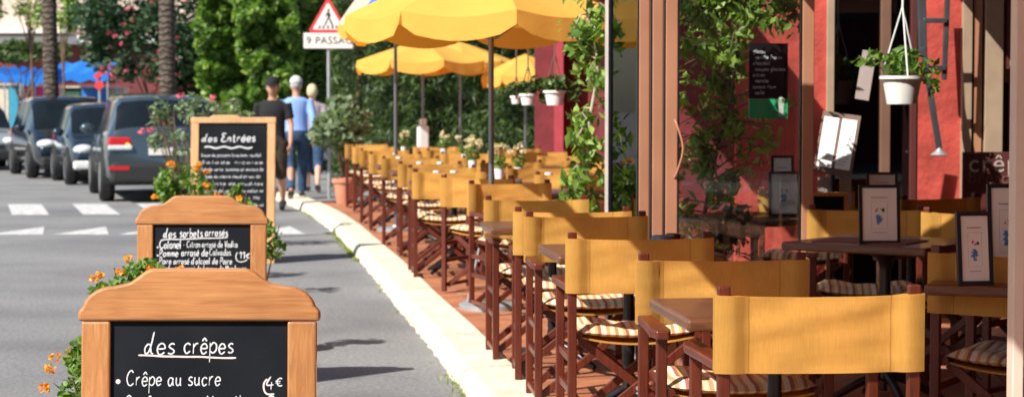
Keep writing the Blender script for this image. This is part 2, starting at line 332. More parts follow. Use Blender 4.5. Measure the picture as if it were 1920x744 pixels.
pv = MB(); idx = [i for i in range(0, len(inner), 6) if inner[i][1] >= 28.3]
for a, b in zip(idx[:-1], idx[1:]): pv.add([(*inner[a], .08), (9, inner[a][1], .08), (9, inner[b][1], .08), (*inner[b], .08)], [(0, 1, 2, 3)])
tag(pv.build('pavement', M['asphalt']), kind='structure')
# road markings
mk = MB(); th = R(15.3); ux, uy = -math.sin(th), math.cos(th); vx, vy = math.cos(th), math.sin(th)
for k in range(-3, 4):
    c = (-6.45 + k * .97 * vx + 0, 26.4 + k * .97 * vy * .35)
    mk.flat([(c[0] - .26 * vx, c[1]), (c[0] + .26 * vx, c[1]), (c[0] + .26 * vx + ux * 3, c[1] + uy * 3), (c[0] - .26 * vx + ux * 3, c[1] + uy * 3)], .004)
tag(mk.build('crosswalk', M['paint']), kind='structure')
mk = MB()
for k in range(-3, 5):
    x0 = -5.95 + k * .74; y0 = 22.3 + k * .02
    mk.flat([(x0, y0), (x0 + .64, y0), (x0 + .30, y0 + 1.5)], .004)
tag(mk.build('road_marking', M['paint']), kind='structure')

def leaves(P, size, mt, name='foliage', parent=None, asp=.42, up=None, droop=0.0, jit=.5, facing=None, fold=.25):
    P = np.asarray(P, float); n = len(P)
    d = rng.normal(size=(n, 3)); d[:, 2] = d[:, 2] * .7 - droop
    if up is not None: d += np.array(up)
    d /= np.linalg.norm(d, axis=1)[:, None] + 1e-9
    q = rng.normal(size=(n, 3))
    if facing is not None: q += np.cross(d, np.array(facing)) * 2
    s = np.cross(d, np.cross(q, d)) if False else q - (q * d).sum(1)[:, None] * d
    s /= np.linalg.norm(s, axis=1)[:, None] + 1e-9
    nn = np.cross(d, s)
    L = size * (1 + jit * rng.uniform(-1, 1, n))[:, None]; W = L * asp
    v0 = P - d * L * .5; v1 = P - d * L * .08 + s * W * .5 - nn * W * fold; v2 = P + d * L * .5 - nn * W * fold * .6; v3 = P - d * L * .08 - s * W * .5 - nn * W * fold; vm = P
    V = np.stack([v0, v1, v2, v3], 1).reshape(-1, 3)
    me = bpy.data.meshes.new(name); me.vertices.add(4 * n); me.vertices.foreach_set('co', V.ravel())
    me.loops.add(6 * n); me.polygons.add(2 * n)
    b = np.arange(n)[:, None] * 4; li = np.concatenate([b + 0, b + 1, b + 2, b + 0, b + 2, b + 3], 1).ravel()
    me.loops.foreach_set('vertex_index', li); me.polygons.foreach_set('loop_start', np.arange(2 * n) * 3); me.polygons.foreach_set('loop_total', np.full(2 * n, 3))
    me.materials.append(mt); me.update(calc_edges=True)
    o = bpy.data.objects.new(name, me); COL.objects.link(o)
    if parent: o.parent = parent
    return o
def ballpts(c, r, n, shell=.6):
    d = rng.normal(size=(n, 3)); d /= np.linalg.norm(d, axis=1)[:, None]
    rad = (shell + (1 - shell) * rng.random(n)) ** .7
    return np.array(c) + d * rad[:, None] * np.array(r)
def clumps(c, r, k, n, cr=.35, shell=.4):
    out = []
    for q in ballpts(c, (r[0] * (1 - cr * .5), r[1] * (1 - cr * .5), r[2] * (1 - cr * .5)), k, .55):
        s = rng.uniform(.6, 1.3) * cr; out.append(ballpts(q, (r[0] * s, r[1] * s, r[2] * s), max(3, int(n / k * rng.uniform(.6, 1.4))), shell))
    return np.concatenate(out)

# ------------------------------------------------------------------ director chair
def smst(t):
    t = max(0, min(1, t)); return t * t * (3 - 2 * t)
def make_chair(sd=0):
    t = empty('director_chair')
    # backrest: canvas sleeve looping round the two posts
    n = 30; ring = []
    for sgn in (1, -1):
        for i in range(n + 1):
            u = -1 + 2 * i / n if sgn == 1 else 1 - 2 * i / n; x = u * .291; ax = abs(x)
            th_ = .0025 + .0205 * smst((ax - .205) / .035)
            if abs(u) == 1: th_ = .018
            sag = -.018 * (1 - u * u)
            ring.append((x, -.22 + sag - sgn * th_))
    nr = 15; vs = []; fs = []; N = len(ring)
    for j in range(nr):
        z = .625 + .213 * j / (nr - 1)
        for (x, y) in ring:
            wob = .004 * noise.noise(Vector((x * 9, z * 22, 3.1 + sd))) + .007 * noise.noise(Vector((x * 4 + z * 16 * (1 if sd % 2 else -1), z * 5, 7 + sd)))
            vs.append((x, y + wob * (1 if abs(x) < .2 else .2), z - .007 * (1 - (x / .283) ** 2) * (1 if j > nr / 2 else .35)))
    for j in range(nr - 1):
        for k in range(N): fs.append((j * N + k, j * N + (k + 1) % N, (j + 1) * N + (k + 1) % N, (j + 1) * N + k))
    h = n + 1
    for i in range(n):
        for j in (0, nr - 1):
            fs.append((j * N + i, j * N + i + 1, j * N + N - 2 - i, j * N + N - 1 - i))
    b = MB(); b.add(vs, fs); b.build('backrest', M['canvas'], t, smooth=True)
    # seams
    # seat canvas and cushion
    vs = []; fs = []; 
    for i in range(13):
        u = -1 + i / 6; z = .452 - .03 * (1 - u * u)
        for y in (-.19, .19): vs += [(u * .235, y, z), (u * .235, y, z - .007)]
    for i in range(12):
        a = i * 4; b_ = a + 4; fs += [(a, b_, b_ + 2, a + 2), (a + 1, a + 3, b_ + 3, b_ + 1), (a, a + 1, b_ + 1, b_), (a + 2, b_ + 2, b_ + 3, a + 3)]
    fs += [(0, 2, 3, 1), (48, 49, 51, 50)]
    b = MB(); b.add(vs, fs); b.build('seat', M['canvas'], t)
    b = MB(); nx, ny = 14, 12
    def cz(u, v, top):
        e = max(0, 1 - max(abs(u), abs(v)) ** 6); pf = .030 * e ** .5
        z0 = .472 - .016 * (1 - u * u)
        return z0 + (pf * (.8 + .35 * math.cos(u * 4.7) * math.cos(v * 4.7)) if top else -pf * .55)
    for top in (1, 0):
        vs = []; fs = []
        for i in range(nx + 1):
            for j in range(ny + 1):
                u = -1 + 2 * i / nx; v = -1 + 2 * j / ny
                vs.append((u * .235 + .006 * noise.noise(Vector((u * 5, v * 5, 1))), v * .205 + .008 * noise.noise(Vector((u * 8, v * 3, 8))), cz(u, v, top)))
        for i in range(nx):
            for j in range(ny):
                a = i * (ny + 1) + j; fs.append((a, a + 1, a + ny + 2, a + ny + 1))
        b.add(vs, fs)
    b.build('cushion', M['cushion'], t, smooth=True)
    for sx in (-1, 1):
        b = MB(); b.tube([(sx * .235, -.21, .455), (sx * .235, .21, .455)], .014, 8); b.build('seat_rail', M['mahog'], t, smooth=True)
        for (y, top) in ((-.22, .862), (.20, .628)):
            b = MB(); b.box(sx * .265 - .017, sx * .265 + .017, y - .015, y + .015, .012, top); b.build('leg', M['mahog'], t, bevel=.004)
        b = MB()   # armrest, wider toward the front
        pts = [(-.03, -.2), (.02, -.2), (.026, 0), (.034, .19), (.024, .262), (-.018, .266), (-.032, .2), (-.03, 0)]
        pts = [(sx * p[0] + sx * .268, p[1]) for p in pts]
        b.add([(p[0], p[1], z) for z in (.628, .656) for p in pts], [tuple(range(8)), tuple(range(15, 7, -1))] + [(i, (i + 1) % 8, 8 + (i + 1) % 8, 8 + i) for i in range(8)])
        b.build('armrest', M['mahogx'], t, bevel=.006)
        for z in (.36, .235):
            b = MB(); b.box(sx * .265 - .009, sx * .265 + .009, -.205, .185, z - .014, z + .014); b.build('side_rail', M['mahogx'], t, bevel=.003)
        b = MB(); b.box(sx * .265 - .012, sx * .265 + .012, -.20, .18, .045, .07); b.build('foot_rail', M['mahogx'], t, bevel=.003)
    for y in (-.17, .165):
        for s_ in (1, -1):
            b = MB(); yy = y + s_ * .011; b.bar((s_ * .25, yy, .055), (-s_ * .235, yy, .44), .018, .034, (0, 0, 1)); b.build('cross_brace', M['mahog'], t, bevel=.003)
        b = MB(); b.tube([(0, y - .028, .245), (0, y + .028, .245)], .009, 8); b.build('pivot_bolt', M['galv'], t)
    return t
proto_chair = [make_chair(k * 5) for k in range(3)]; used_proto = [0]
GC = 'yellow canvas director chairs on the terrace'
def chair(x, y, rz, label):
    i = used_proto[0]; used_proto[0] += 1
    o = proto_chair[i] if i < 3 else copy_tree(proto_chair[(i * 7 + i // 3) % 3])
    o.location = (x, y, TZ); o.rotation_euler = (0, 0, rz); tag(o, label, 'chair', GC); return o
def chair_at(pxl, D, face, rot, label):      # pxl: picture x of the outer left edge of its backrest
    base = 0 if face == 'A' else math.pi
    rz = base + R(rot + (random.uniform(-3, 3) if D > 9 else 0)); lx = -.28 if face == 'A' else .28
    p = at(pxl, D); off = Matrix.Rotation(rz, 3, 'Z') @ Vector((lx, -.22, 0))
    return chair(p.x - off.x, p.y - off.y, rz, label)

rowA = [
 (1348, 5.36, 'A', 5, 'nearest yellow director chair, back to the viewer with its whole backrest in full view'),
 (1199, 6.58, 'T', 4, 'yellow director chair facing the nearest one across the corner of the brown table'),
 (1066, 7.67, 'A', 5, 'yellow director chair with striped cushion below its backrest, third from the camera by the kerb'),
 (987, 9.2, 'T', 6, 'fourth yellow director chair from the camera in the kerb row, facing a brown table'),
 (966, 9.65, 'A', 4, 'fifth yellow director chair in the kerb row, post just behind the fourth chair'),
 (911, 10.85, 'T', 5, 'yellow director chair directly in front of the big parasol pole, half lit by the sun'),
 (880, 13.1, 'T', 20, 'yellow director chair right behind the big parasol pole, turned a little to one side'),
 (829, 14.3, 'A', -24, 'yellow director chair turned sideways so both of its side posts show, near the parasol foot'),
 (775, 15.5, 'A', 6, 'yellow director chair in the kerb row just beyond the one turned sideways'),
 (766, 16.6, 'T', 5, 'tenth yellow director chair along the kerb, its back against the eleventh'),
 (748, 17.7, 'A', 6, 'eleventh yellow director chair along the kerb, mostly hidden by nearer backs'),
 (717, 19.6, 'T', 6, 'twelfth yellow director chair along the kerb with armrest toward the viewer'),
 (693, 21.4, 'A', 6, 'thirteenth yellow director chair along the kerb, striped cushion showing'),
 (676, 23.2, 'T', 6, 'fourteenth yellow director chair along the kerb, third from the far end'),
 (662, 25.2, 'A', 6, 'yellow director chair at the far end of the kerb row, next to last'),
 (648, 26.8, 'T', 6, 'farthest yellow director chair of the kerb row, beside the terracotta pot'),
]
for c in rowA: chair_at(*c)
ORD = ['first', 'second', 'third', 'fourth', 'fifth', 'sixth', 'seventh', 'eighth', 'ninth', 'tenth']
def lineX(D): return -.146 - .137 * (D - 10.9)
rows = [('second', .86, [14.9, 16.4, 18.1, 19.9, 21.6, 23.3, 25.2]), ('third', 1.75, [16.9, 18.8, 20.6, 22.3, 24.0])]
for rn, off, Ds in rows:
    for i, D in enumerate(Ds):
        chair_at(960 + (lineX(D) + off) / D * F + random.uniform(-5, 5), D, 'A' if i % 2 == 0 else 'T', 6 + random.uniform(-9, 9),
                 '%s yellow director chair from the front in the %s row back from the kerb' % (ORD[i], rn))

# ------------------------------------------------------------------ tables
def make_table():
    t = empty('cafe_table')
    b = MB(); b.box(-.35, .35, -.35, .35, .705, .742); b.build('tabletop', M['tabletop'], t, bevel=.01)
    b = MB(); b.lathe([(.012, .10), (.035, .12), (.024, .2), (.026, .34), (.036, .38), (.024, .42), (.022, .6), (.04, .66), (.09, .69), (.09, .704)], 16); b.build('column', M['cast'], t, smooth=True)
    for k in range(4):
        b = MB(); a = math.pi / 4 + k * math.pi / 2; c, s = math.cos(a), math.sin(a)
        b.tube([(0, 0, .14), (c * .12, s * .12, .10), (c * .24, s * .24, .035), (c * .28, s * .28, .015)], [.022, .02, .017, .014], 8); b.build('foot', M['cast'], t, smooth=True)
    return t
proto_table = make_table(); usedT = [False]
def table(x, y, rz, label, w=1.0, d=1.0):
    o = proto_table if not usedT[0] else copy_tree(proto_table)
    usedT[0] = True; o.location = (x, y, TZ); o.rotation_euler = (0, 0, rz); o.scale = (w, d, 1); return tag(o, label, 'table', 'brown topped cafe tables')
TT = TZ + .742
table(.80, 5.98, R(6), 'nearest brown wooden cafe table, between the two closest kerbside chairs', .95, .9)
table(.50, 8.42, R(6), 'brown cafe table between the third and fourth kerbside chairs')
table(.21, 10.22, R(6), 'brown cafe table whose corner shows between the fifth and sixth kerbside chairs', 1, .85)
tl = [(-.05+.55, 14.0, 'brown cafe table carrying a white folded paper, beyond the big parasol pole'), (-.62+.15, 16.0, 'brown cafe table in the kerb row beyond the sideways chair'), (-.80, 18.6, 'brown cafe table of the kerb row with small glass jars'),
      (-1.06, 20.5, 'brown cafe table in the kerb row behind the twelfth chair'), (-1.30, 22.3, 'brown cafe table in the kerb row, next to last'), (-1.80, 26.0, 'farthest brown cafe table of the kerb row'),
      (.0, 15.55, 'front brown cafe table of the second row, with tall white flower pot'), (-.25, 17.95, 'second brown cafe table of the second row'), (-.6, 20.55, 'third brown cafe table of the second row'), (-.98, 23.3, 'last brown cafe table of the second row'),
      (.55, 17.6, 'front brown cafe table of the third row'), (.15, 20.25, 'middle brown cafe table of the third row'), (-.25, 23.0, 'last brown cafe table of the third row')]
for x, y, l in tl: table(x, y, R(6), l)
# interior tables
table(1.70, 8.95, R(-36), 'brown covered table holding a single framed menu card on a striped placemat')
table(1.86, 6.95, R(-20), 'brown table at the right edge with two framed menu cards', 1, 1)
table(1.36, 11.05, R(-38), 'small brown table seen through the glass door, with two framed menus')
table(2.15, 10.6, R(-25), 'brown table behind the covered ones, next to the red wall')

# placemats, ashtray, menu paper
def slab(name, c, rz, w, d, h, m, label, cat, group=None, bevel=0):
    b = MB(); b.box(-w / 2, w / 2, -d / 2, d / 2, 0, h); o = b.build(name, m, bevel=bevel); o.location = c; o.rotation_euler = (0, 0, rz); return tag(o, label, cat, group)
M['mat1'] = striped('placemat_stripes', [(0, (.20, .05, .035)), (.45, (.30, .12, .09)), (.7, (.12, .03, .025)), (.9, (.42, .26, .2))], 0, 40)
slab('placemat', (.90, 6.0, TT + .001), R(6), .44, .32, .004, M['mat1'], 'striped reddish placemat on the nearest table', 'placemat', 'striped placemats')
slab('placemat', (.52, 8.46, TT + .001), R(6), .44, .32, .004, M['mat1'], 'striped reddish placemat on the table between third and fourth kerb chairs', 'placemat', 'striped placemats')
slab('placemat', (1.62, 8.9, TT + .001), R(-30), .44, .32, .004, M['mat1'], 'striped placemat under the framed menu on the covered table', 'placemat', 'striped placemats')
slab('folded_paper', (.33, 14.0, TT + .001), R(8), .3, .2, .02, M['paper'], 'white folded paper lying on the table beyond the parasol pole', 'paper')
b = MB(); b.lathe([(.03, 0), (.05, .005), (.056, .02), (.046, .05), (.040, .05), (.047, .02), (.02, .012)], 20); o = b.build('ashtray', mat('blue_glaze', (.10, .17, .26), .25, .2), smooth=True); o.location = at(1243, 8.55, TT)
tag(o, 'small blue grey round ashtray on the table behind the third kerb chair', 'ashtray')
b = MB(); b.lathe([(.02, 0), (.034, .005), (.036, .035), (.03, .046), (.024, .045), (.028, .01)], 16); o = b.build('glass_jar', mat('dark_brown_glaze', (.08, .035, .03), .2, .2), smooth=True); o.location = at(1262, 8.75, TT)
tag(o, 'small dark brown jar close behind the blue grey ashtray', 'jar')
# chalk-fine jars on the far tables
jc = [(819, 16.0, (.55, .15, .08), 'orange'), (851, 16.0, (.08, .3, .2), 'green'), (787, 18.6, (.6, .2, .14), 'pinkish'), (825, 18.6, (.1, .22, .3), 'bluish'), (742, 22.3, (.75, .75, .72), 'white'), (748, 20.5, (.8, .8, .78), 'cream'), (1029, 15.6, (.6, .3, .14), 'amber'), (971, 14.2, (.2, .4, .3), 'pale green')]
for i, (px, D, c, cn) in enumerate(jc):
    t = empty('condiment_jar', at(px, D, TT), 0, '%s condiment jar with lid on a far terrace table' % cn, 'jar', 'condiment jars on the terrace tables')
    b = MB(); b.lathe([(.034, 0), (.038, .01), (.038, .055), (.028, .07)], 12); b.build('body', mat('jar_' + cn.replace(' ', '_'), c, .2, .3), t, smooth=True)
    b = MB(); b.lathe([(.031, .07), (.031, .088), (.0, .09)], 12, closed=False); b.build('lid', M['white'], t, smooth=True)
# flower pots on tables
def flowerpot(px, D, label, h=.12, r=.04, fh=.17, nf=7):
    t = empty('flower_pot', at(px, D, TT), 0, label, 'flower pot', 'flower pots on the terrace tables')
    b = MB(); b.lathe([(r * .75, 0), (r, h), (r * .88, h), (r * .8, h * .85)], 16, closed=True); b.build('pot', M['potwhite'], t, smooth=True)
    leaves(ballpts((0, 0, h + fh * .3), (r * 1.6, r * 1.6, fh * .35), 70), .05, M['leafE'], 'leaves', t)
    b = MB(); fp = []
    for k in range(nf):
        a = random.uniform(0, 6.28); rr = random.uniform(.02, .09); zz = h + fh * random.uniform(.7, 1.15); p = (rr * math.cos(a), rr * math.sin(a), zz)
        b.tube([(0, 0, h * .9), (p[0] * .6, p[1] * .6, h + fh * .4), p], .003, 5); fp.append(ballpts(p, (.022, .022, .018), 18, .8))
    if fp:
        b.build('stem', M['stem'], t); leaves(np.concatenate(fp), .022, M['whitef'], 'blossoms', t, asp=.9)
flowerpot(936, 15.6, 'white pot of cream flowers beside the big parasol pole')
flowerpot(886, 18.0, 'white pot of cream flowers left of the big parasol pole', nf=9)
flowerpot(872, 20.3, 'small pot of cream flowers on the third table of the second row')
flowerpot(832, 23.0, 'leafy pot with pale flowers in the middle distance of the terrace')
flowerpot(757, 26.0, 'farthest pot of pale flowers near the end of the kerb row', .08)
flowerpot(972, 17.6, 'low pot with one white bloom on the third row front table', .07, nf=4)
flowerpot(1085, 13.9, 'grey white square pot under the climbing plant', .13, nf=0)
# ------------------------------------------------------------------ menu frames
def menu(px, D, w, h, rz, label, z=TT, tilt=-6):
    t = empty('menu_holder', at(px, D, z), rz, label, 'menu', 'black framed menu cards on tables'); t.rotation_euler = (R(tilt), 0, rz)
    b = MB(); f = .014
    b.box(-w / 2, -w / 2 + f, -.008, .008, 0, h); b.box(w / 2 - f, w / 2, -.008, .008, 0, h); b.box(-w / 2 + f, w / 2 - f, -.008, .008, 0, f); b.box(-w / 2 + f, w / 2 - f, -.008, .008, h - f, h)
    b.build('frame', M['bkframe'], t)
    b = MB(); b.box(-w / 2 + f, w / 2 - f, -.003, .004, f, h - f); c = b.build('card', M['paper'], t)
    b = MB()
    y = -.0045
    def rect(x0, x1, z0, z1): b.add([(x0, y, z0), (x1, y, z0), (x1, y, z1), (x0, y, z1)], [(0, 1, 2, 3)])
    b.cur = 0
    n = 11; 
    for k in range(n): rect(-w * .2 + k * w * .4 / n, -w * .2 + (k + .62) * w * .4 / n, h * .775, h * .79)
    for k in range(n): rect(-w * .17 + k * w * .34 / n, -w * .17 + (k + .6) * w * .34 / n, h * .185, h * .195)
    b.cur = 1
    for (x0, x1, z0, z1) in ((-.2, .2, .25, .254), (-.2, .2, .716, .72), (-.2, -.192, .25, .72), (.192, .2, .25, .72)): rect(x0 * w, x1 * w, z0 * h, z1 * h)
    b.cur = 2
    rm = random.Random(int(px))
    for q_ in range(5): x = rm.uniform(-.11, .07); z = .54 + .012 * q_; rect(x * w, (x + rm.uniform(.02, .05)) * w, z * h, (z + .022) * h)
    b.cur = 3
    for q_ in range(9): x = -.02 + rm.uniform(-.03, .03); z = .33 + .018 * q_; hw_ = rm.uniform(.04, .11) * (1 if 2 < q_ < 8 else .6); rect((x - hw_) * w, (x + hw_) * w, z * h, (z + .0165) * h)
    b.cur = 4
    b.add([(.09 * w + .035 * w * math.cos(a), y - .0005, .57 * h + .05 * w * math.sin(a)) for a in [i * math.pi / 4 for i in range(8)]], [tuple(range(8))])
    b.build('print', [M['mk_grey'], M['mk_pink'], M['mk_red'], M['mk_blue'], M['mk_green']], c)
    return t
M['mk_grey'] = mat('print_grey', (.15, .13, .13), .8, .1); M['mk_pink'] = mat('print_pink', (.6, .42, .4), .8, .1); M['mk_red'] = mat('print_red', (.6, .12, .1), .8, .1); M['mk_blue'] = mat('print_blue', (.08, .25, .6), .8, .3, 60); M['mk_green'] = mat('print_green', (.03, .1, .07), .8, .1)
menu(1651, 8.75, .183, .262, R(2), 'black framed menu card standing in the middle of the covered table')
menu(1655, 10.5, .165, .26, R(-3), 'black framed menu card on the rear table, showing above the nearer one')
menu(1471, 10.95, .172, .25, R(0), 'black framed menu card on the table behind the glass door')
menu(1468, 11.3, .13, .33, R(0), 'smaller black framed menu card right behind the one seen through the glass')
menu(1832, 6.72, .128, .25, R(12), 'black framed menu card at the table by the right edge, curved white sheet')
menu(1892, 7.1, .14, .33, R(4), 'taller black framed menu card cut off by the right door post')

# interior chairs
chair_at(1518, 9.85, 'T', -10, 'yellow director chair under cover left of the middle framed menu')
chair_at(1690, 10.9, 'T', 28, 'yellow director chair under cover in front of the sunlit red wall')
chair_at(1735, 9.6, 'T', -42, 'yellow director chair under cover right of the middle framed menu')
chair_at(1750, 6.95, 'A', -30, 'director chair at the right edge tucked under the table with two menus')
chair_at(1425, 12.0, 'T', -14, 'director chair seen through the folded glass door')
# ------------------------------------------------------------------ handwriting
GL = {
'j': '4,10 4,-4 2,-8 0,-7;4,13.5 4.2,14', 'w': '0,10 3,0 5,8 8,0 10,10', 'y': '0,10 4,1;8,10 2,-8', 'z': '0,10 7,10 0,0 8,0',
'a': '8,8 5,10 1,8 0,4 2,0 5,0.5 8,5;8,10 8,3 9.5,0', 'b': '0,19 0,0;0,6 4,10 8,7 8,3 4,0 0,2', 'c': '8,8 5,10 1,8 0,4 2,0 5,0 8,2', 'd': '8,8 5,10 1,8 0,4 2,0 5,0.5 8,5;8.5,19 8,3 9.5,0',
'e': '0.5,5 8,5.5 7,9 4,10 1,8 0,4 2,0 5,0 8,2', 'f': '7,18 4,19 3,16 3,0;0,10 6,10', 'g': '8,8 5,10 1,8 0,4 2,1 5,1 8,5;8,10 8,-4 6,-8 2,-7', 'h': '0,19 0,0;0,6 4,10 7,8 7,0', 'i': '1,10 1,2 2.5,0;1,13.5 1.2,14',
'k': '0,19 0,0;7,10 0,4;2,6 8,0', 'l': '1,19 1,2 3,0', 'm': '0,10 0,0;0,6 3,10 5,8 5,0;5,6 8,10 10.5,8 10.5,0', 'n': '0,10 0,0;0,6 4,10 7,8 7,0', 'o': '4,10 0.5,8 0,4 2,0 6,0 8,4 7,9 4,10', 'p': '0,10 0,-9;0,6 4,10 8,8 8,3 4,0 0,2',
'q': '8,8 5,10 1,8 0,4 2,1 5,1 8,5;8,10 8,-8', 'r': '0,10 0,0;0,6 3,9.5 6,10', 's': '7,9 4,10 1,8 2,6 6,4 7,2 4,0 0,1', 't': '3,16 3,2 5,0 7,1;0,10.5 6.5,10.5', 'u': '0,10 0,3 3,0 7,3;7,10 7,2 8.5,0', 'v': '0,10 4,0 8,10', 'x': '0,10 8,0;8,10 0,0',
'C': '11,16 7,19 2,15 0,8 3,1 8,0 12,3', 'P': '1,18 0,0;0,18 7,18.5 9,14 6,9 0,8', 'M': '0,0 1,18 6,6 11,18 12,0', 'V': '0,18 5,0 10,18', 'N': '0,0 0,18 8,0 9,18', 'E': '9,17 3,18 1,14 5,10 1,7 1,1 8,0 10,2', 'S': '9,16 5,18 1,15 2,11 7,8 8,3 4,0 0,2', 'T': '0,18 11,18;5.5,18 5,0', 'A': '0,0 5,18 10,0;2,7 8,7', 'B': '0,18 0,0;0,18 6,17 6,11 0,9.5 8,7 7,1 0,0',
'L': '5.5,8 2,9 -1,5 0,0.5 3,1 5.5,7 8,21;5.5,6 6.5,1 9,0', '1': '0,13 4,18 4,0', '4': '5,18 0,6 10,6;7,10 7,-1', '5': '8,18 2,18 1,11 6,11 8,6 5,0 0,1', '.': '1,0 1.6,0.3', '-': '0,7 6,7', "'": '1,19 0.5,15', ',': '1,1 0,-3', '(': '4,20 1,14 1,5 4,-1', ')': '0,20 3,14 3,5 0,-1',
'€': '9,12 6,13 3,10 2.5,5 5,1 9,2;0,8.5 7,8.5;0,5.5 6.5,5.5', '8': '4,9 1,13 4,18 7,14 4,9 0,4 4,0 8,4 4,9', '0': '4,0 0,8 4,18 8,9 4,0'}
ACC = {'é': ('e', '4,12.5 7,15'), 'ê': ('e', '1.5,12.5 4.5,15.5 7.5,12.5'), 'è': ('e', '3,15 6,12.5'), 'à': ('a', '3,15 6,12.5')}
def ribbon(mb, pts, wd, y):
    pts = densify(pts, 4) if len(pts) > 2 else pts
    L = []; n = len(pts)
    for i in range(n):
        a = pts[max(i - 1, 0)]; b = pts[min(i + 1, n - 1)]; tx, tz = b[0] - a[0], b[1] - a[1]; l = math.hypot(tx, tz) + 1e-9
        ww = wd / 2 * (1 + .25 * noise.noise(Vector((pts[i][0] * 300, pts[i][1] * 300, y))))
        e = .55 if i in (0, n - 1) else 1
        L.append(((pts[i][0] - tz / l * ww * e, y, pts[i][1] + tx / l * ww * e), (pts[i][0] + tz / l * ww * e, y, pts[i][1] - tx / l * ww * e)))
    vs = [p for q in L for p in q]; mb.add(vs, [(2 * i, 2 * i + 1, 2 * i + 3, 2 * i + 2) for i in range(n - 1)])
def write(mb, s, x, z, h, wd, y, slant=.08, space=4.2, fit=None):
    k = h / 10.; x0 = x; out = []; cx = 0; r = random.Random(s)
    for ch in s:
        if ch == ' ': cx += 8; continue
        base, acc = ACC.get(ch, (ch if ch in GL else 'n', None)); st = GL[base].split(';') + ([acc] if acc else [])
        mx = 0; jz = r.uniform(-.5, .5); js = r.uniform(.94, 1.06)
        for q in st:
            pts = [tuple(float(v) for v in p.split(',')) for p in q.split()]
            mx = max(mx, max(p[0] for p in pts)); out.append([(cx + p[0] * js + slant * p[1], p[1] * js + jz) for p in pts])
        cx += mx + space
    kx = k if fit is None else fit / cx
    for i, pts in enumerate(out): ribbon(mb, [(x0 + p[0] * kx, z + p[1] * k) for p in pts], wd, y - .00003 * (i % 5))
# ------------------------------------------------------------------ A-boards
def smoothstep(t): t = max(0, min(1, t)); return t * t * (3 - 2 * t)
def aboard(px, D, rz, label, W=.688, H=.99, texts=None, crest=True, g='wooden chalkboard menu stands'):
    t = empty('menu_board', at(px, D), rz, label, 'menu board', g)
    lean = R(-5)
    def put(b, name, m, par=t, **k):
        o = b.build(name, m, par, **k)
        return o
    tilt = Matrix.Translation((0, -.16, 0)) @ Matrix.Rotation(lean, 4, 'X')
    h0 = H / math.cos(lean); hw = W / 2
    if crest:
        zc = h0 - .15
        prof = [(-hw, zc), (-hw, zc + .028)]
        for i in range(1, 9): a = math.pi / 2 * i / 8; prof.append((-hw + .012 + .09 * (1 - math.cos(a)), zc + .028 + .072 * math.sin(a)))
        prof += [(-hw + .13, zc + .106)]
        for i in range(1, 8): prof.append((-hw + .13 + .085 * i / 7, zc + .106 + .044 * smoothstep(i / 7)))
        full = prof + [(-x, z) for x, z in prof[::-1]]
        b = MB(); b.M = tilt; b.prism(full, -.021, .021); put(b, 'crest', M['boardwood'], bevel=.009, seg=3)
        sw = .082; xo = hw - .010; top = zc - .001; by = .016
    else:
        b = MB(); b.M = tilt; b.prism([(-hw, h0 - .075), (-hw, h0 - .02), (-hw * .55, h0 - .02), (-hw * .48, h0), (hw * .1, h0), (hw * .16, h0 - .02), (hw, h0 - .02), (hw, h0 - .075)], -.02, .02); put(b, 'crest', M['palewood'], bevel=.006)
        sw = .075; xo = hw - .004; top = h0 - .076; by = .016
    wz = M['boardwoodz'] if crest else M['palewood']
    for s in (-1, 1):
        b = MB(); b.M = tilt; b.box(min(s * xo, s * (xo - sw)), max(s * xo, s * (xo - sw)), -by, by, 0, top); put(b, 'stile', wz, bevel=.006)
    b = MB(); b.M = tilt; b.box(-xo + sw + .001, xo - sw - .001, -by + .003, by - .003, .14, .21); put(b, 'bottom_rail', wz, bevel=.004)
    b = MB(); b.M = tilt; b.box(-xo + sw - .006, xo - sw + .006, -.002, .006, .2, top + .01); sl_ = put(b, 'chalkboard', M['slate'])
    tb2 = Matrix.Translation((0, .12, 0)) @ Matrix.Rotation(-lean, 4, 'X')
    for s in (-1, 1):
        b = MB(); b.M = tb2; xr = xo - .05; b.box(min(s * xr, s * (xr - sw)), max(s * xr, s * (xr - sw)), -by, by, 0, h0 - .17); put(b, 'rear_leg', wz, bevel=.006)
    b = MB(); b.M = tb2; b.box(-xo + .05 + sw - .006, xo - .05 - sw + .006, -.006, .002, .2, h0 - .19); put(b, 'rear_chalkboard', M['slate'])
    if texts:
        wb = MB(); wb.M = tilt; pb = MB(); pb.M = tilt
        texts(wb, pb, h0, top, xo - sw)
        wb.build('chalk_writing', M['chalk'], sl_)
        if pb.v: pb.build('chalk_underline', M['chalkp'], sl_)
    return t
Y0 = -.0026
def line(mb, a, b, wd, n=8, wob=.002):
    pts = [(a[0] + (b[0] - a[0]) * i / n, a[1] + (b[1] - a[1]) * i / n + wob * noise.noise(Vector((i * .7, a[1] * 9, 1)))) for i in range(n + 1)]
    ribbon(mb, pts, wd, Y0)
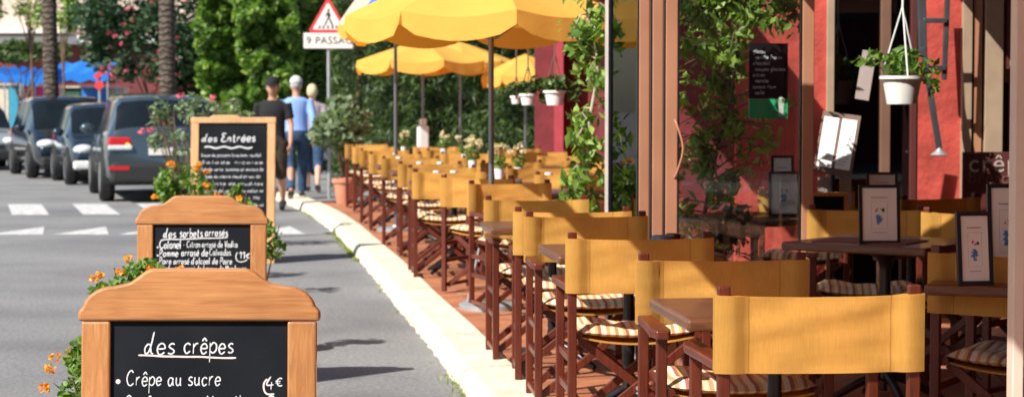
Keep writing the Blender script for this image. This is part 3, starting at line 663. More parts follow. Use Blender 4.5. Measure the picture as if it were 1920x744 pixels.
def text1(wb, pb, h0, top, xi):
    # picture y -> height on the board plane, 650 px per metre
    Z = lambda py: h0 - (py - 500) / 650; X = lambda px: (px - 381) / 650
    write(wb, 'Les', X(281), Z(658), .030, .0043, Y0, .1, 4.2, fit=.092)
    write(wb, 'crêpes', X(353), Z(657), .028, .0043, Y0, .05, 4.2, fit=.148)
    line(pb, (X(268), Z(661)), (X(449), Z(666)), .0052)
    wb2 = write(wb, 'Crêpe au sucre', X(247), Z(716), .0235, .0036, Y0, .06, 4.2, fit=.272)
    pb.add([(X(231) + .007 * math.cos(a), Y0, Z(709) + .007 * math.sin(a)) for a in [i * math.pi / 5 for i in range(10)]], [tuple(range(10))])
    write(wb, '4', X(505), Z(722), .020, .0043, Y0, .1); write(wb, '€', X(522), Z(718), .018, .0036, Y0, 0, fit=.028)
    ribbon(pb, [(X(507), Z(704)), (X(501), Z(712)), (X(501), Z(724)), (X(507), Z(732)), (X(520), Z(732))], .005, Y0)
    write(wb, 'Confiture ou Nutella', X(243), Z(764), .0235, .0036, Y0, .06, 4.2, fit=.36)
    write(wb, '5€', X(508), Z(760), .020, .005, Y0, .06)
    write(wb, 'Crêpe au chocolat', X(243), Z(812), .0235, .0036, Y0, .06, 4.2, fit=.33); write(wb, '5€', X(508), Z(808), .020, .005, Y0, .06)
    write(wb, 'Crêpe beurre sucre', X(243), Z(860), .0235, .0036, Y0, .06, 4.2, fit=.34); write(wb, '5€', X(508), Z(856), .020, .005, Y0, .06)
def text2(wb, pb, h0, top, xi):
    Z = lambda py: h0 - (py - 363) / 360; X = lambda px: (px - 383) / 360
    write(wb, 'Les', X(312), Z(441), .024, .0055, Y0, .1, fit=.068); write(wb, 'sorbets', X(342), Z(440), .024, .0055, Y0, .06, fit=.122); write(wb, 'arrosés', X(389), Z(438), .022, .0055, Y0, .06, fit=.122)
    line(wb, (X(310), Z(445)), (X(431), Z(441)), .006)
    write(wb, 'Colonel', X(304), Z(461), .022, .0055, Y0, .08, fit=.115); write(wb, '- Citron arrosé de Vodka.', X(348), Z(459), .018, .0036, Y0, .08, fit=.29)
    write(wb, 'Pomme', X(304), Z(476), .020, .0052, Y0, .08, fit=.10); write(wb, 'arrosé de', X(345), Z(475), .020, .005, Y0, .08, fit=.14); write(wb, 'Calvados.', X(397), Z(474), .018, .0036, Y0, .08, fit=.12)
    write(wb, "Poire arrosé d'alcool de Poire.", X(304), Z(490), .018, .0043, Y0, .08, fit=.385)
    write(wb, 'Mandarine arrosé de liqueur de Mandarine', X(304), Z(504), .018, .0036, Y0, .08, fit=.45)
    for py in (459, 474, 488): wb.add([(X(300.5) + .005 * math.cos(a), Y0, Z(py) + .005 * math.sin(a)) for a in [i * math.pi / 4 for i in range(8)]], [tuple(range(8))])
    write(wb, '11€', X(452), Z(480), .019, .005, Y0, .05, 2.5, fit=.062)
    ribbon(wb, [(X(449), Z(468)), (X(446), Z(476)), (X(449), Z(484)), (X(458), Z(486)), (X(468), Z(482))], .005, Y0)
def text3(wb, pb, h0, top, xi):
    write(wb, 'Les', -xi + .03, h0 - .245, .034, .009, Y0, .15, fit=.15); write(wb, 'Entrées', -xi + .21, h0 - .245, .040, .011, Y0, .1, fit=.33)
    ribbon(wb, [(-xi + .05 + .45 * i / 12, h0 - .30 + .008 * math.sin(i * 1.6)) for i in range(13)], .014, Y0)
    ls = ['Soupe de poissons (croutons, rouille)', 'Salade niçoise', 'Salade verte, tomates et anchois 8€', 'Salade de chèvre chaud et noix 8€', 'Assiette de crudités', 'Assiette de jambon cru melon 9€', 'Moules marinières 11€', 'Terrine de campagne et salade 7€', 'Tomates mozzarella au basilic 8€', 'Beignets de courgettes 8€']
    for i, l in enumerate(ls):
        l = l.replace('ç', 'c'); write(wb, l, -xi + .02, h0 - .385 - i * .066, .015, .0036, Y0, .1, fit=(2 * xi - .05) * (1 if i % 3 else .95))
aboard(381, 5.69, R(0), 'nearest oak chalkboard reading Les crêpes, Crêpe au sucre 4€', texts=text1)
aboard(383, 10.28, R(0), 'middle oak chalkboard reading Les sorbets arrosés with 11€', texts=text2)
aboard(440, 18.4, R(-3), 'farthest and tallest chalkboard with pale pine frame reading Les Entrées', W=.80, H=1.37, texts=text3, crest=False)

# ------------------------------------------------------------------ parasols
def parasol(px, D, Rr, zedge, rise, label, rot=0, n=8, base=True, zval=.15, sleeve=None):
    t = empty('parasol', at(px, D, TZ), R(rot), label, 'parasol', 'yellow scalloped parasols')
    apex = zedge + rise; b = MB(); vs = []; fs = []; m = 6; kk = 7
    ring = []
    for i in range(n):
        a0 = 2 * math.pi * i / n; a1 = 2 * math.pi * (i + 1) / n
        p0 = Vector((math.cos(a0), math.sin(a0), 0)) * Rr; p1 = Vector((math.cos(a1), math.sin(a1), 0)) * Rr
        base_i = len(vs)
        for j in range(m + 1):
            tj = j / m
            for k in range(kk + 1):
                u = k / kk; e = p0.lerp(p1, u); q = e * tj; sag = -.05 * Rr * math.sin(math.pi * u) * tj
                z = apex - rise * (tj ** 1.12) - abs(sag) * .9 * tj
                vs.append((q.x, q.y, z))
                if j == m: ring.append((q.x, q.y, z, u))
        for j in range(m):
            for k in range(kk):
                a = base_i + j * (kk + 1) + k; fs.append((a, a + 1, a + kk + 2, a + kk + 1))
    b.add(vs, fs); b.build('canopy', M['canopy'], t, smooth=True)
    b = MB(); vs = []; fs = []
    for i in range(n):
        bi = len(vs)
        for k in range(kk + 1):
            x, y, z, u = ring[i * (kk + 1) + k]; hh = zval * (.6 + .4 * math.sin(math.pi * u) ** .35 if 0 < u < 1 else .6); wv = 1 + .014 * math.sin(u * 25 + i * 2) + .008 * math.sin(u * 61 + i)
            for q in range(4): f = q / 3; vs.append((x * (1 + .012 * f) * (1 + (wv - 1) * f), y * (1 + .012 * f) * (1 + (wv - 1) * f), z - hh * f))
        for k in range(kk):
            for q in range(3): a = bi + k * 4 + q; fs.append((a, a + 1, a + 5, a + 4))
    b.add(vs, fs); b.build('valance', M['canopy'], t, smooth=True)
    b = MB(); b.tube([(0, 0, .02), (0, 0, apex - .03)], .019, 12); b.build('pole', M['steel'], t, smooth=True)
    for i in range(n):
        a = 2 * math.pi * i / n; c, s = math.cos(a), math.sin(a)
        b = MB(); b.tube([(0, 0, apex - .05), (c * Rr * .5, s * Rr * .5, apex - .02 - rise * .46 - .03), (c * Rr * .99, s * Rr * .99, zedge - .012)], .007, 6); rb = b.build('rib', M['steel'], t)
        b = MB(); b.tube([(c * .03, s * .03, apex - rise - .15), (c * Rr * .5, s * Rr * .5, apex - .05 - rise * .46)], .005, 6); b.build('strut', M['steel'], rb)
    if base:
        b = MB(); b.lathe([(.22, 0), (.22, .03), (.19, .045), (.05, .05), (.045, .06)], 20); b.build('base', M['galv'], t, smooth=True)
        for s in (-1, 1):
            b = MB(); b.tube([(s * .16, 0, .05), (s * .015, 0, .7)], .008, 8); b.build('brace', M['galv'], t, smooth=True)
    else:
        b = MB(); b.lathe([(.2, 0), (.2, .08), (.04, .1)], 16); b.build('base', M['galv'], t)
    if sleeve:
        b = MB(); b.box(-sleeve[0] / 2, sleeve[0] / 2, -.06, .06, sleeve[1], sleeve[2]); b.box(-sleeve[0] * .3, sleeve[0] * .3, -.045, .045, sleeve[2] + .001, sleeve[2] + .1); b.build('pole_sleeve', M['white'], t, bevel=.02)
    return t
parasol(921, 13.2, .97, 1.95, .41, 'largest yellow parasol with grey pole in the middle of the terrace', 10)
parasol(793, 27.6, .95, 1.98, .30, 'yellow parasol with shaded orange front, left one of the far group', 20, base=False, sleeve=(.15, .7, 1.08))
parasol(863, 29.2, .80, 2.02, .28, 'yellow parasol half hidden behind the far left one', 5, base=False)
parasol(985, 27.5, .62, 1.78, .30, 'yellow parasol at the right of the far group beside hanging pots', 14, base=False)
M['palecan'] = cloth('pale_canopy', (.80, .62, .50), .4)
t0 = parasol(742, 21.5, .62, 2.25, .8, 'pale cream parasol with blue emblem peeking out above the big yellow one', 0, base=True)
for ch in t0.children:
    if ch.name.split('.')[0] in ('canopy',): ch.data.materials[0] = M['palecan']
b = MB(); sl_a = math.atan2(.8, .62); b.M = Matrix.Translation((-.13, -.385, 2.47)) @ Matrix.Rotation(R(-14), 4, 'Z') @ Matrix.Rotation(-(math.pi / 2 - sl_a), 4, 'X')
b.prism([(-.14, -.06), (-.09, -.03), (-.07, -.05), (-.02, .0), (.01, -.03), (.05, .02), (.09, .01), (.16, .09), (.12, .2), (.0, .16), (-.04, .08), (-.10, .04)], -.012, -.004); b.build('emblem', mat('emblem_blue', (.04, .16, .5), .7, .1), t0)
# ------------------------------------------------------------------ restaurant building, glass doors
bld = empty('restaurant_building', (2, 12.5, 0), 0, 'red rendered restaurant front with tan window frames and glass doors', 'building')
def P(b, name, m, par=None, **k):
    b.v = [(v[0] - 2, v[1] - 12.5, v[2]) for v in b.v]
    return b.build(name, m, par or bld, **k)
WD = 12.6; s_ = F / WD
def wx(px): return (px - 960) / F * WD
def rectw(b, x0, x1, y0, y1, ya, yb): b.box(wx(x0), wx(x1), ya, yb, zat(y1, WD), zat(y0, WD))
# back wall pieces (facing the viewer)
for (x0, x1) in ((1380, 1548), (1718, 1800)):
    b = MB(); b.box(wx(x0), wx(x1), WD, WD + .3, 0.0, 3.0); P(b, 'wall', M['redwall'])
b = MB(); b.box(wx(1800), wx(2060), WD + .35, WD + .6, 0, 3.0); P(b, 'wall', M['framed'])
b = MB(); b.box(wx(1240), wx(1380), WD + .1, WD + .3, 0, 3.0); P(b, 'wall', M['redwall2'])  # same red wall, its shade put into a darker red
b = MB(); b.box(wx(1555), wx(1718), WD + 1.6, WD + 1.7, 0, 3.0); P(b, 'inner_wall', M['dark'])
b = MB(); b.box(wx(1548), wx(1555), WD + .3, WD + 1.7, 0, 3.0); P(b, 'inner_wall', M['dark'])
for (x0, x1, mm, ya) in ((1548, 1562, 'framed', -.03), (1650, 1668, 'brownf', -.02), (1706, 1718, 'maroon', -.01), (1800, 1818, 'framed', -.05), (1822, 1838, 'frame', -.03), (1842, 1876, 'framed', -.05)):
    b = MB(); b.box(wx(x0), wx(x1), WD + ya, WD + .1, TZ, 2.9); P(b, 'window_frame', M[mm], bevel=.004)
b = MB(); b.box(wx(1562.5), wx(1649.5), WD + .03, WD + .036, .5, 2.9); P(b, 'window_pane', M['wglass'])
b = MB(); b.box(wx(1668.5), wx(1705.5), WD + .03, WD + .036, .5, 2.9); P(b, 'window_pane', M['wglass'])
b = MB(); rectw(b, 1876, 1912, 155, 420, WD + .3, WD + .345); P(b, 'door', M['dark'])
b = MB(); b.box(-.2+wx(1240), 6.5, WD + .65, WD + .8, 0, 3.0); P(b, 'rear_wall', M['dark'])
# roof over the covered terrace, side wall on the right
for (xa, xb, ya, yb) in ((1.0, 6.5, 2.0, 10.5), (2.5, 6.5, 10.5, WD + .8), (1.0, 2.5, WD - .02, WD + .8), (.15, .99, 8.37, 9.1), (.2, .5, 11.1, WD + .8), (.57, .99, 11.1, WD + .8)):  # gaps and narrow strips added to steer sun and shade inside
    b = MB(); b.box(xa, xb, ya, yb, 2.55, 2.65); P(b, 'roof', M['framed'])
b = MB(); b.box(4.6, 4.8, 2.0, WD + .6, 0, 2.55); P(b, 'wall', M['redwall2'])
# unseen awning over the near terrace, outline cut to place sun and shade
AW = lambda D: -1.17 + .13 * (9.7 - D) - .03
b = MB(); ap = [(-.02, 3.2), (-.02, 4.65), (-.56, 5.0), (AW(9.9), 9.9), (-.95, 9.9), (-.85, 8.35), (1.5, 8.35), (1.9, 3.2)]; na = len(ap)
b.add([(x, y, 2.42) for x, y in ap] + [(x, y, 2.44) for x, y in ap], [tuple(range(na)), tuple(range(2 * na - 1, na - 1, -1))] + [(k_, (k_ + 1) % na, na + (k_ + 1) % na, na + k_) for k_ in range(na)]); P(b, 'awning', M['canopy'])
# far red wing of the building
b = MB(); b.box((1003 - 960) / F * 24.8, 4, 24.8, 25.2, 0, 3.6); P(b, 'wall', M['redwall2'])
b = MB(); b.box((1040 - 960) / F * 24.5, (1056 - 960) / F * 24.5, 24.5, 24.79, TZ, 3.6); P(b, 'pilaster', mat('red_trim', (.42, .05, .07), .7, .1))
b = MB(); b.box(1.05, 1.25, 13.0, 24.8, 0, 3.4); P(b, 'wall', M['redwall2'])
b = MB(); b.box(.35, 1.3, 15.2, 25.3, 2.75, 2.85); P(b, 'canopy_roof', M['maroon'])
# wall sign, poster, door
def txt(s, size, m, name, par, mtx, ext=.002, shear=0, space=1.0):
    c = bpy.data.curves.new(name, 'FONT'); c.body = s; c.size = size; c.extrude = ext; c.space_character = space; c.offset = 0
    o = bpy.data.objects.new(name, c); COL.objects.link(o); dg = bpy.context.evaluated_depsgraph_get()
    me = bpy.data.meshes.new_from_object(o.evaluated_get(dg)); bpy.data.objects.remove(o); me.name = name
    me.materials.clear(); me.materials.append(m); me.transform(mtx); q = bpy.data.objects.new(name, me); COL.objects.link(q); q.parent = par; return q
RX = Matrix.Rotation(R(90), 4, 'X')
SD = 11.9; sg = empty('wall_sign', at(1806, SD, 0), 0, 'maroon sign reading crêpe bretonne beside the right door post', 'sign')
b = MB(); wS = 145 / F * SD; b.box(0, wS, 0, .03, zat(470, SD), zat(285, SD)); b.build('panel', M['maroon'], sg, bevel=.004)
M['sgtxt'] = mat('sign_letters', (.42, .33, .30), .7, .05); M['sgtxt2'] = mat('sign_letters_dark', (.17, .07, .06), .7, .05)
txt('crêpe', .155, M['sgtxt'], 'lettering', sg, Matrix.Translation((.03, -.004, zat(322, SD))) @ RX, space=1.12)
txt('bretonne', .105, M['sgtxt2'], 'lettering', sg, Matrix.Translation((.03, -.004, zat(344, SD))) @ RX, space=1.1)
b = MB(); b.box(.03, wS - .02, -.003, -.001, zat(326, SD), zat(325, SD)); b.build('rule', M['sgtxt2'], sg)
po = empty('framed_poster', at(1886, WD - .05, 0), 0, 'framed menu poster on the wall at the top right corner', 'poster')
b = MB(); b.box(0, .3, .0, .03, zat(130, WD), zat(-40, WD)); b.build('frame', M['maroon'], po)
b = MB(); b.box(.02, .28, -.006, -.001, zat(124, WD), zat(-30, WD)); pc = b.build('sheet', mat('cream_paper', (.42, .36, .28), .7, .05), po)
b = MB()
for k in range(9): b.box(.06, .06 + .1 + .08 * random.random(), -.009, -.007, zat(20 + k * 12, WD), zat(20 + k * 12 - (4 if k < 2 else 2), WD))
b.build('print', M['mk_grey'], pc)
# folding glass doors
def door(p0, p1, wst, z0, z1, m, par=bld, hnd=False, gm='glass', th=.04):
    p0 = Vector(p0); p1 = Vector(p1); d = (p1 - p0); L = d.length; ang = math.atan2(d.y, d.x)
    MM = Matrix.Translation((-2, -12.5, 0)) @ Matrix.Translation((p0.x, p0.y, 0)) @ Matrix.Rotation(ang, 4, 'Z')
    b = MB(); b.M = MM
    b.box(0, wst, -th / 2, th / 2, z0, z1); b.box(L - wst, L, -th / 2, th / 2, z0, z1); b.box(wst, L - wst, -th / 2, th / 2, z0, z0 + .09); b.box(wst, L - wst, -th / 2, th / 2, z1 - .07, z1)
    f = b.build('glass_door', m, par, bevel=.004)
    b = MB(); b.M = MM; b.box(wst - .002, L - wst + .002, -.003, .003, z0 + .088, z1 - .068); b.build('pane', M[gm], f)
    b = MB(); b.M = MM; b.box(wst + .0005, wst + .009, -.016, .016, z0 + .09, z1 - .07); b.box(L - wst - .009, L - wst - .0005, -.016, .016, z0 + .09, z1 - .07); b.box(-.009, -.0005, -.016, .016, z0, z1); b.build('dark_gap_strip', M['bkframe'], f)  # black strips added to draw the dark gaps between door leaves
    if hnd:
        b = MB(); b.M = MM; za, zb = zat(335, 9.75), zat(225, 9.75)
        b.tube(densify([(.045, -th / 2, zb), (.055, -th / 2 - .02, zb - .03), (.082, -th / 2 - .035, (za + zb) / 2), (.055, -th / 2 - .02, za + .03), (.045, -th / 2, za)], 6), .0055, 8); b.build('handle', m, f, smooth=True)
    return f
DZ0, DZ1 = TZ + .01, 2.42
door(at(1207, 10.36), at(1140, 11.0), .055, DZ0, DZ1, M['greyalu'])
door(at(1197, 10.22), at(1521, 10.32), .054, DZ0, DZ1, M['frame'])
door(at(1222, 10.06), at(1522, 10.14), .054, DZ0, DZ1, M['frame'])
door(at(1247, 9.90), at(1524, 9.96), .060, DZ0, DZ1, M['frame'], hnd=True)
b = MB(); b.box(-.033, .033, -.03, .03, DZ0, DZ1); b.M = Matrix.Identity(4)
b2 = MB(); c = at(1908, 4.98); b2.box(c.x - .014, c.x + .014, c.y - .03, c.y + .03, TZ, 2.5); P(b2, 'door_post', mat('pale_pink_frame', (.62, .50, .42), .4, .05), bevel=.003)
b2 = MB(); b2.box(c.x + .017, c.x + .8, c.y + .01, c.y + .016, TZ, 2.5); P(b2, 'side_pane', M['glass'])
# green chalk sign hung behind the glass
gs = empty('hanging_chalk_sign', at(1440, 11.2, 0), R(8), 'green bottomed chalk sign hanging behind the glass door', 'sign')
k = 11.2 / F
b = MB(); b.box(-37 * k, 37 * k, -.004, .006, zat(185, 11.2), zat(82, 11.2)); b.build('slate_panel', M['slate'], gs)
b = MB(); b.box(-37 * k, 37 * k, -.006, .008, zat(222, 11.2), zat(186, 11.2)); b.build('green_panel', M['greensign'], gs)
b = MB()
for i in range(8): write(b, ['glaces', 'vanille fraise', 'chocolat', 'coupes glacées', 'citron', 'menthe', 'cassis rhum', 'café'][i].replace('z', 's'), -30 * k + 4 * k * (i % 2), zat(100 + i * 11, 11.2), .011, .0045, -.0065, .1)
b.build('chalk_writing', M['chalk'], gs)
b = MB(); yy = -.0075
for (x, z, rr) in ((24, 188, 6),): b.add([((x * k + rr * k * math.cos(a)), yy, zat(z, 11.2) + rr * k * math.sin(a)) for a in [i * math.pi / 6 for i in range(12)]], [tuple(range(12))])
b.add([(19 * k, yy, zat(193, 11.2)), (29 * k, yy, zat(193, 11.2)), (28 * k, yy, zat(218, 11.2)), (25 * k, yy, zat(218, 11.2)), (24 * k, yy, zat(206, 11.2)), (23 * k, yy, zat(218, 11.2)), (20 * k, yy, zat(218, 11.2))], [(0, 1, 2, 3, 4, 5, 6)])
b.build('figure_print', M['white'], gs)
# music-stand style menu display
st = empty('menu_stand', at(1560, 11.7, TZ), R(-14), 'tall dark menu stand with two pale sheets side by side', 'menu stand')
b = MB(); b.tube([(0, .05, 0), (0, .05, 1.15)], .015, 8); b.bar((-.2, -.1, .01), (0, .05, .35), .02, .02); b.bar((.2, -.1, .01), (0, .05, .35), .02, .02); b.bar((0, .3, .01), (0, .05, .35), .02, .02); b.build('stand_frame', M['bkframe'], st)
k = 11.7 / F; sh = Matrix.Rotation(R(-12), 4, 'X')
b = MB(); b.M = Matrix.Translation((0, 0, zat(327, 11.7) - TZ)) @ Matrix.Rotation(R(8), 4, 'Y') @ sh; b.box(-36 * k, 36 * k, 0, .015, 0, 118 * k); b.build('backing', mat('brown_board', (.16, .09, .065), .6, .1), st)
for q in (-1, 1):
    b = MB(); b.M = Matrix.Translation((0, 0, zat(327, 11.7) - TZ)) @ Matrix.Rotation(R(8), 4, 'Y') @ sh
    b.box(q * 17 * k - 14 * k, q * 17 * k + 14 * k, -.005, -.001, 12 * k, 108 * k); pg = b.build('sheet', M['paper'], st)
    l = MB(); l.M = b.M
    for i in range(15): l.box(q * 17 * k - 10 * k, q * 17 * k + random.uniform(2, 10) * k, -.0068, -.006, (20 + i * 5.6) * k, (21.2 + i * 5.6) * k)
    l.build('print', mat('faint_print', (.42, .40, .40), .8, .1) if q < 0 else bpy.data.materials['faint_print'], pg)
for (px, py0, py1, ww, lab) in ((1615, 95, 187, 26, 'slanted pale menu sheet hanging above the menu stand'),):
    o = slab('hanging_menu_sheet', (0, 0, 0), 0, .01, .01, .01, M['paper'], lab, 'menu'); me = o.data; o.location = at(px, 12.0)
    b = MB(); k = 12.0 / F; b.M = Matrix.Translation((0, 0, zat(py1, 12.0))) @ Matrix.Rotation(R(9), 4, 'Y'); b.box(-ww / 2 * k, ww / 2 * k, 0, .006, 0, (py1 - py0) * k)
    tmp = b.build('tmp', mat('greyed_paper', (.42, .34, .32), .7, .05)); o.data = tmp.data; bpy.data.objects.remove(tmp); bpy.data.meshes.remove(me)
for (px, r_, lab) in ((1545, -8, 'left small grey menu sheet below the menu stand board'), (1586, 8, 'right small grey menu sheet below the menu stand board')):
    k = 11.8 / F; b = MB(); b.box(-11 * k, 11 * k, 0, .006, zat(385, 11.8), zat(332, 11.8)); o = b.build('menu_sheet', bpy.data.materials['greyed_paper']); o.location = at(px, 11.8); tag(o, lab, 'menu', 'small grey menu sheets')
# small orange framed slate
k = 10.9 / F; t = empty('small_chalkboard', at(1555, 10.9, 0), R(-5), 'small chalkboard in bright orange frame behind the covered chair', 'chalkboard')
z0, z1 = zat(425, 10.9), zat(361, 10.9); hw = 35 * k
b = MB(); b.box(-hw, hw, 0, .02, z0, z0 + .02); b.box(-hw, hw, 0, .02, z1 - .02, z1); b.box(-hw, -hw + .02, .001, .019, z0 + .02, z1 - .02); b.box(hw - .02, hw, .001, .019, z0 + .02, z1 - .02); b.build('frame', M['orange'], t)
b = MB(); b.box(-hw + .015, hw - .015, .005, .012, z0 + .015, z1 - .015); b.build('slate_panel', M['slate'], t)
b = MB(); b.bar((0, .04, TZ), (0, .03, z1 - .03), .02, .02); b.build('easel_leg', M['palewood'], t)
# hanging pot
def hangpot(px, D, pyr, wpx, label, pm='potwhite', chain=True, nl=160, ztop=2.5, lm='leafE', ls=.055, spread=1.0):
    k = D / F; rr = wpx / 2 * k; z = zat(pyr, D)
    t = empty('hanging_flower_pot', at(px, D, z), 0, label, 'hanging pot', 'pots hanging along the restaurant front'); h = rr * 1.25
    b = MB(); b.lathe([(rr * .62, -h), (rr * .66, -h), (rr * .86, -.018), (rr, -.018), (rr, .0), (rr * .9, .0), (rr * .8, -h * .3)], 24); b.build('pot', M[pm], t, smooth=True)
    if chain:
        for i in range(3):
            a = i * 2.094 + .6; b = MB(); b.tube([(rr * .93 * math.cos(a), rr * .93 * math.sin(a), 0), (0, 0, rr * 3.1)], .0045, 6); b.build('hanger_strap', M['white' if D < 14 else 'stem'], t)
        b = MB(); b.tube([(0, 0, rr * 3.1), (0, 0, ztop - z)], .006, 6); b.build('hook', M['white' if D < 14 else 'stem'], t)
    P_ = np.concatenate([ballpts((0, 0, rr * .55), (rr * .95 * spread, rr * .95 * spread, rr * .8), nl, .2), ballpts((-rr * 1.2 * spread, 0, rr * .8), (rr * .5, rr * .4, rr * .35), nl // 6), ballpts((rr * 1.25 * spread, .0, rr * -.1), (rr * .45, rr * .4, rr * .9), nl // 4), ballpts((-rr * 2.0 * spread, 0, rr * .65), (rr * .25, rr * .2, rr * .2), 6)])
    leaves(P_, ls, M[lm], 'leaves', t, asp=.6)
    b = MB()
    for i in range(7):
        a = i * .9; b.tube([(0, 0, -.02), (rr * .6 * math.cos(a), rr * .6 * math.sin(a), rr * .9), (rr * 1.4 * math.cos(a), rr * .9 * math.sin(a), rr * (.7 - .2 * (i % 3)))], .003, 5)
    b.build('stem', M['leafE'], t)
hangpot(1690, 11.5, 143, 84, 'white pot hanging on white straps in front of the dark window')
hangpot(1040, 15.5, 170, 44, 'pinkish hanging pot before the red wall, rightmost of the far three', lm='leafB', ztop=2.75, ls=.06, spread=1.3)
hangpot(990, 16.6, 176, 34, 'white hanging pot in the middle of the far three', lm='leafB', ztop=2.75, ls=.06, spread=1.4)
hangpot(968, 18.2, 180, 24, 'smallest hanging pot, leftmost of the far three', lm='leafB', ztop=2.75, ls=.06, spread=1.4)
# articulated metal arm lamp on the red wall
t = empty('wall_lamp', at(1735, 12.3, 0), 0, 'long grey metal arm with cone shade mounted on the sunlit red wall', 'lamp')
k = 12.3 / F; zz = lambda py: zat(py, 12.3)
b = MB(); b.bar((-12 * k, 0, zz(-60)), (-8 * k, -.02, zz(100)), .05, .04); b.bar((-8 * k, -.03, zz(90)), (22 * k, -.06, zz(278)), .035, .03); b.bar((40 * k, 0, zz(-60)), (34 * k, 0, zz(150)), .03, .03)
for py in (40, 128): b.bar((-8 * k, -.02, zz(py)), (36 * k, -.02, zz(py)), .03, .03)
b.build('arm', mat('dark_grey_metal', (.07, .08, .09), .4, .2, metal=.4), t, bevel=.004)
b = MB(); b.lathe([(.012, .05), (.02, .03), (.055, 0), (.05, -.004)], 16, (22 * k, -.06, zz(290))); b.build('lamp_shade', M['galv'], t, smooth=True)

# ------------------------------------------------------------------ climbing plant by the doors
def climber(name, label, cat, path, n, size, mt, spread, stems=True, mstem='palestem', asp=.45, extra=None, droop=.9):
    t = empty(name, (path[0][0], path[0][1], TZ), 0, label, cat)
    pts = densify(path, 12); loc = [(p[0] - path[0][0], p[1] - path[0][1], p[2] - TZ) for p in pts]
    b = MB(); b.tube(loc, [.014 - .009 * i / len(loc) for i in range(len(loc))], 7); P_ = []
    nb = max(6, n // 22)
    for i in range(nb):
        c = Vector(loc[int((i + .5) / nb * (len(loc) - 1) * .97) + 1]); d = Vector((random.uniform(-1, 1) * spread, random.uniform(-.5, .5) * spread, random.uniform(-.5, .6) * spread))
        e = c + d; m_ = c + d * .5 + Vector((0, 0, .04)); b.tube([c, m_, e], [.006, .004, .002], 5)
        for q in range(n // nb):
            f = random.uniform(.15, 1.15); p = c + d * f + Vector((random.gauss(0, .028), random.gauss(0, .028), random.gauss(0, .04) - .02)); P_.append(p)
    b.build('stem', M[mstem], t); leaves(P_, size, mt, 'leaves', t, asp=asp, droop=droop)
    return t
def q(px, py, D): v = at(px, D); return (v.x, v.y, zat(py, D))
climber('climbing_plant', 'leafy green climber hanging beside the grey glass door post', 'plant', [q(1120, 560, 11.2), q(1090, 420, 11.2), q(1100, 330, 11.2), q(1105, 230, 11.2), q(1120, 120, 11.2), q(1100, 20, 11.2), q(1120, -80, 11.2)], 760, .078, M['leafA'], .17)
climber('climbing_plant', 'dense green climber behind the glass door, filling its left half', 'plant', [q(1310, 480, 11.4), q(1325, 380, 11.4), q(1345, 280, 11.4), q(1370, 180, 11.4), q(1380, 80, 11.4), q(1380, 0, 11.4)], 1500, .07, M['leafA'], .34, mstem='stem')
climber('climbing_plant', 'green foliage hanging across the top of the folded glass doors', 'plant', [q(1290, 10, 10.9), q(1330, 15, 10.9), q(1380, 5, 10.9), q(1430, 12, 10.9), q(1470, 5, 10.9)], 900, .06, M['leafA'], .17, mstem='stem')
climber('potted_shrub', 'bushy green plant with yellow flowers behind the third kerb chair', 'plant', [q(1340, 620, 10.6), q(1335, 520, 10.6), q(1350, 450, 10.6), q(1360, 420, 10.6)], 380, .075, M['leafD'], .22, mstem='stem')
t = bpy.data.objects['potted_shrub']; fp = []
for (px, py) in ((1311, 431), (1349, 458), (1356, 489), (1300, 470)):
    v = q(px, py, 10.45); fp.append(ballpts((v[0] - t.location.x, v[1] - t.location.y, v[2] - TZ), (.02, .02, .015), 16, .8))
leaves(np.concatenate(fp), .025, M['yellowf'], 'blossoms', t, asp=.8)

# ------------------------------------------------------------------ lantana and flowers by the boards
def bush(label, c, r, n, lm='leafE', fl='orangef', nf=8, ls=.04, stems=8, planter=True, k=12, fs=.02, name='flowering_shrub', cr=.42, fpos=None, fr=.024):
    c = Vector(c); t = empty(name, (c.x, c.y, 0), 0, label, 'shrub')
    leaves(clumps((0, 0, c.z), r, k, n, cr), ls, M[lm], 'foliage', t, asp=.6)
    b = MB()
    for i in range(stems):
        a = random.uniform(0, 6.28); q_ = random.uniform(.3, .9)
        b.tube([(0, 0, .12), (r[0] * q_ * .4 * math.cos(a), r[1] * q_ * .4 * math.sin(a), c.z * .6), (r[0] * q_ * math.cos(a), r[1] * q_ * math.sin(a), c.z + r[2] * random.uniform(-.2, .8))], [.008, .006, .003], 5)
    b.build('stem', M['stem'], t)
    if fl:
        fp = []
        for i in range(nf):
            a = random.uniform(0, 6.28); e = random.uniform(-.2, 1); ce = math.sqrt(max(0, 1 - e * e)); p = (r[0] * ce * math.cos(a) * 1.03, r[1] * ce * math.sin(a) * 1.03, c.z + r[2] * e * 1.03)
            fp.append(ballpts(p, (fr, fr, fr * .7), 22, .85))
        leaves(np.concatenate(fp), fs, M[fl], 'blossoms', t, asp=.9)
    if planter:
        b = MB(); b.lathe([(.13, 0), (.18, .25), (.195, .25), (.195, .3), (.17, .3), (.16, .26)], 20); b.build('pot', M['terracotta'], t, smooth=True)
    return t
def pz(px, py, D): v = at(px, D); return (v.x, v.y, zat(py, D))
bush('orange flowered lantana shrub behind the lower left of the nearest chalkboard', pz(205, 745, 6.35), (.21, .2, .22), 2600, k=24, nf=18, ls=.03, fr=.018, fs=.014)
bush('low lantana with orange blooms between nearest and middle chalkboard', pz(262, 555, 8.2), (.21, .2, .16), 1800, k=20, nf=13, ls=.032, fr=.018, fs=.016)
bush('straggly lantana right of the middle chalkboard', pz(478, 455, 11.6), (.17, .15, .17), 420, nf=4, ls=.045)
bush('yellow green lantana full of orange blooms left of the tall chalkboard', pz(345, 365, 16.4), (.24, .25, .28), 1500, nf=10, ls=.045, fs=.025, fr=.022)
bush('sparse lantana sprigs in front of the tall chalkboard', pz(440, 372, 15.0), (.2, .2, .13), 200, nf=3, ls=.05, fs=.025, k=7, cr=.3)
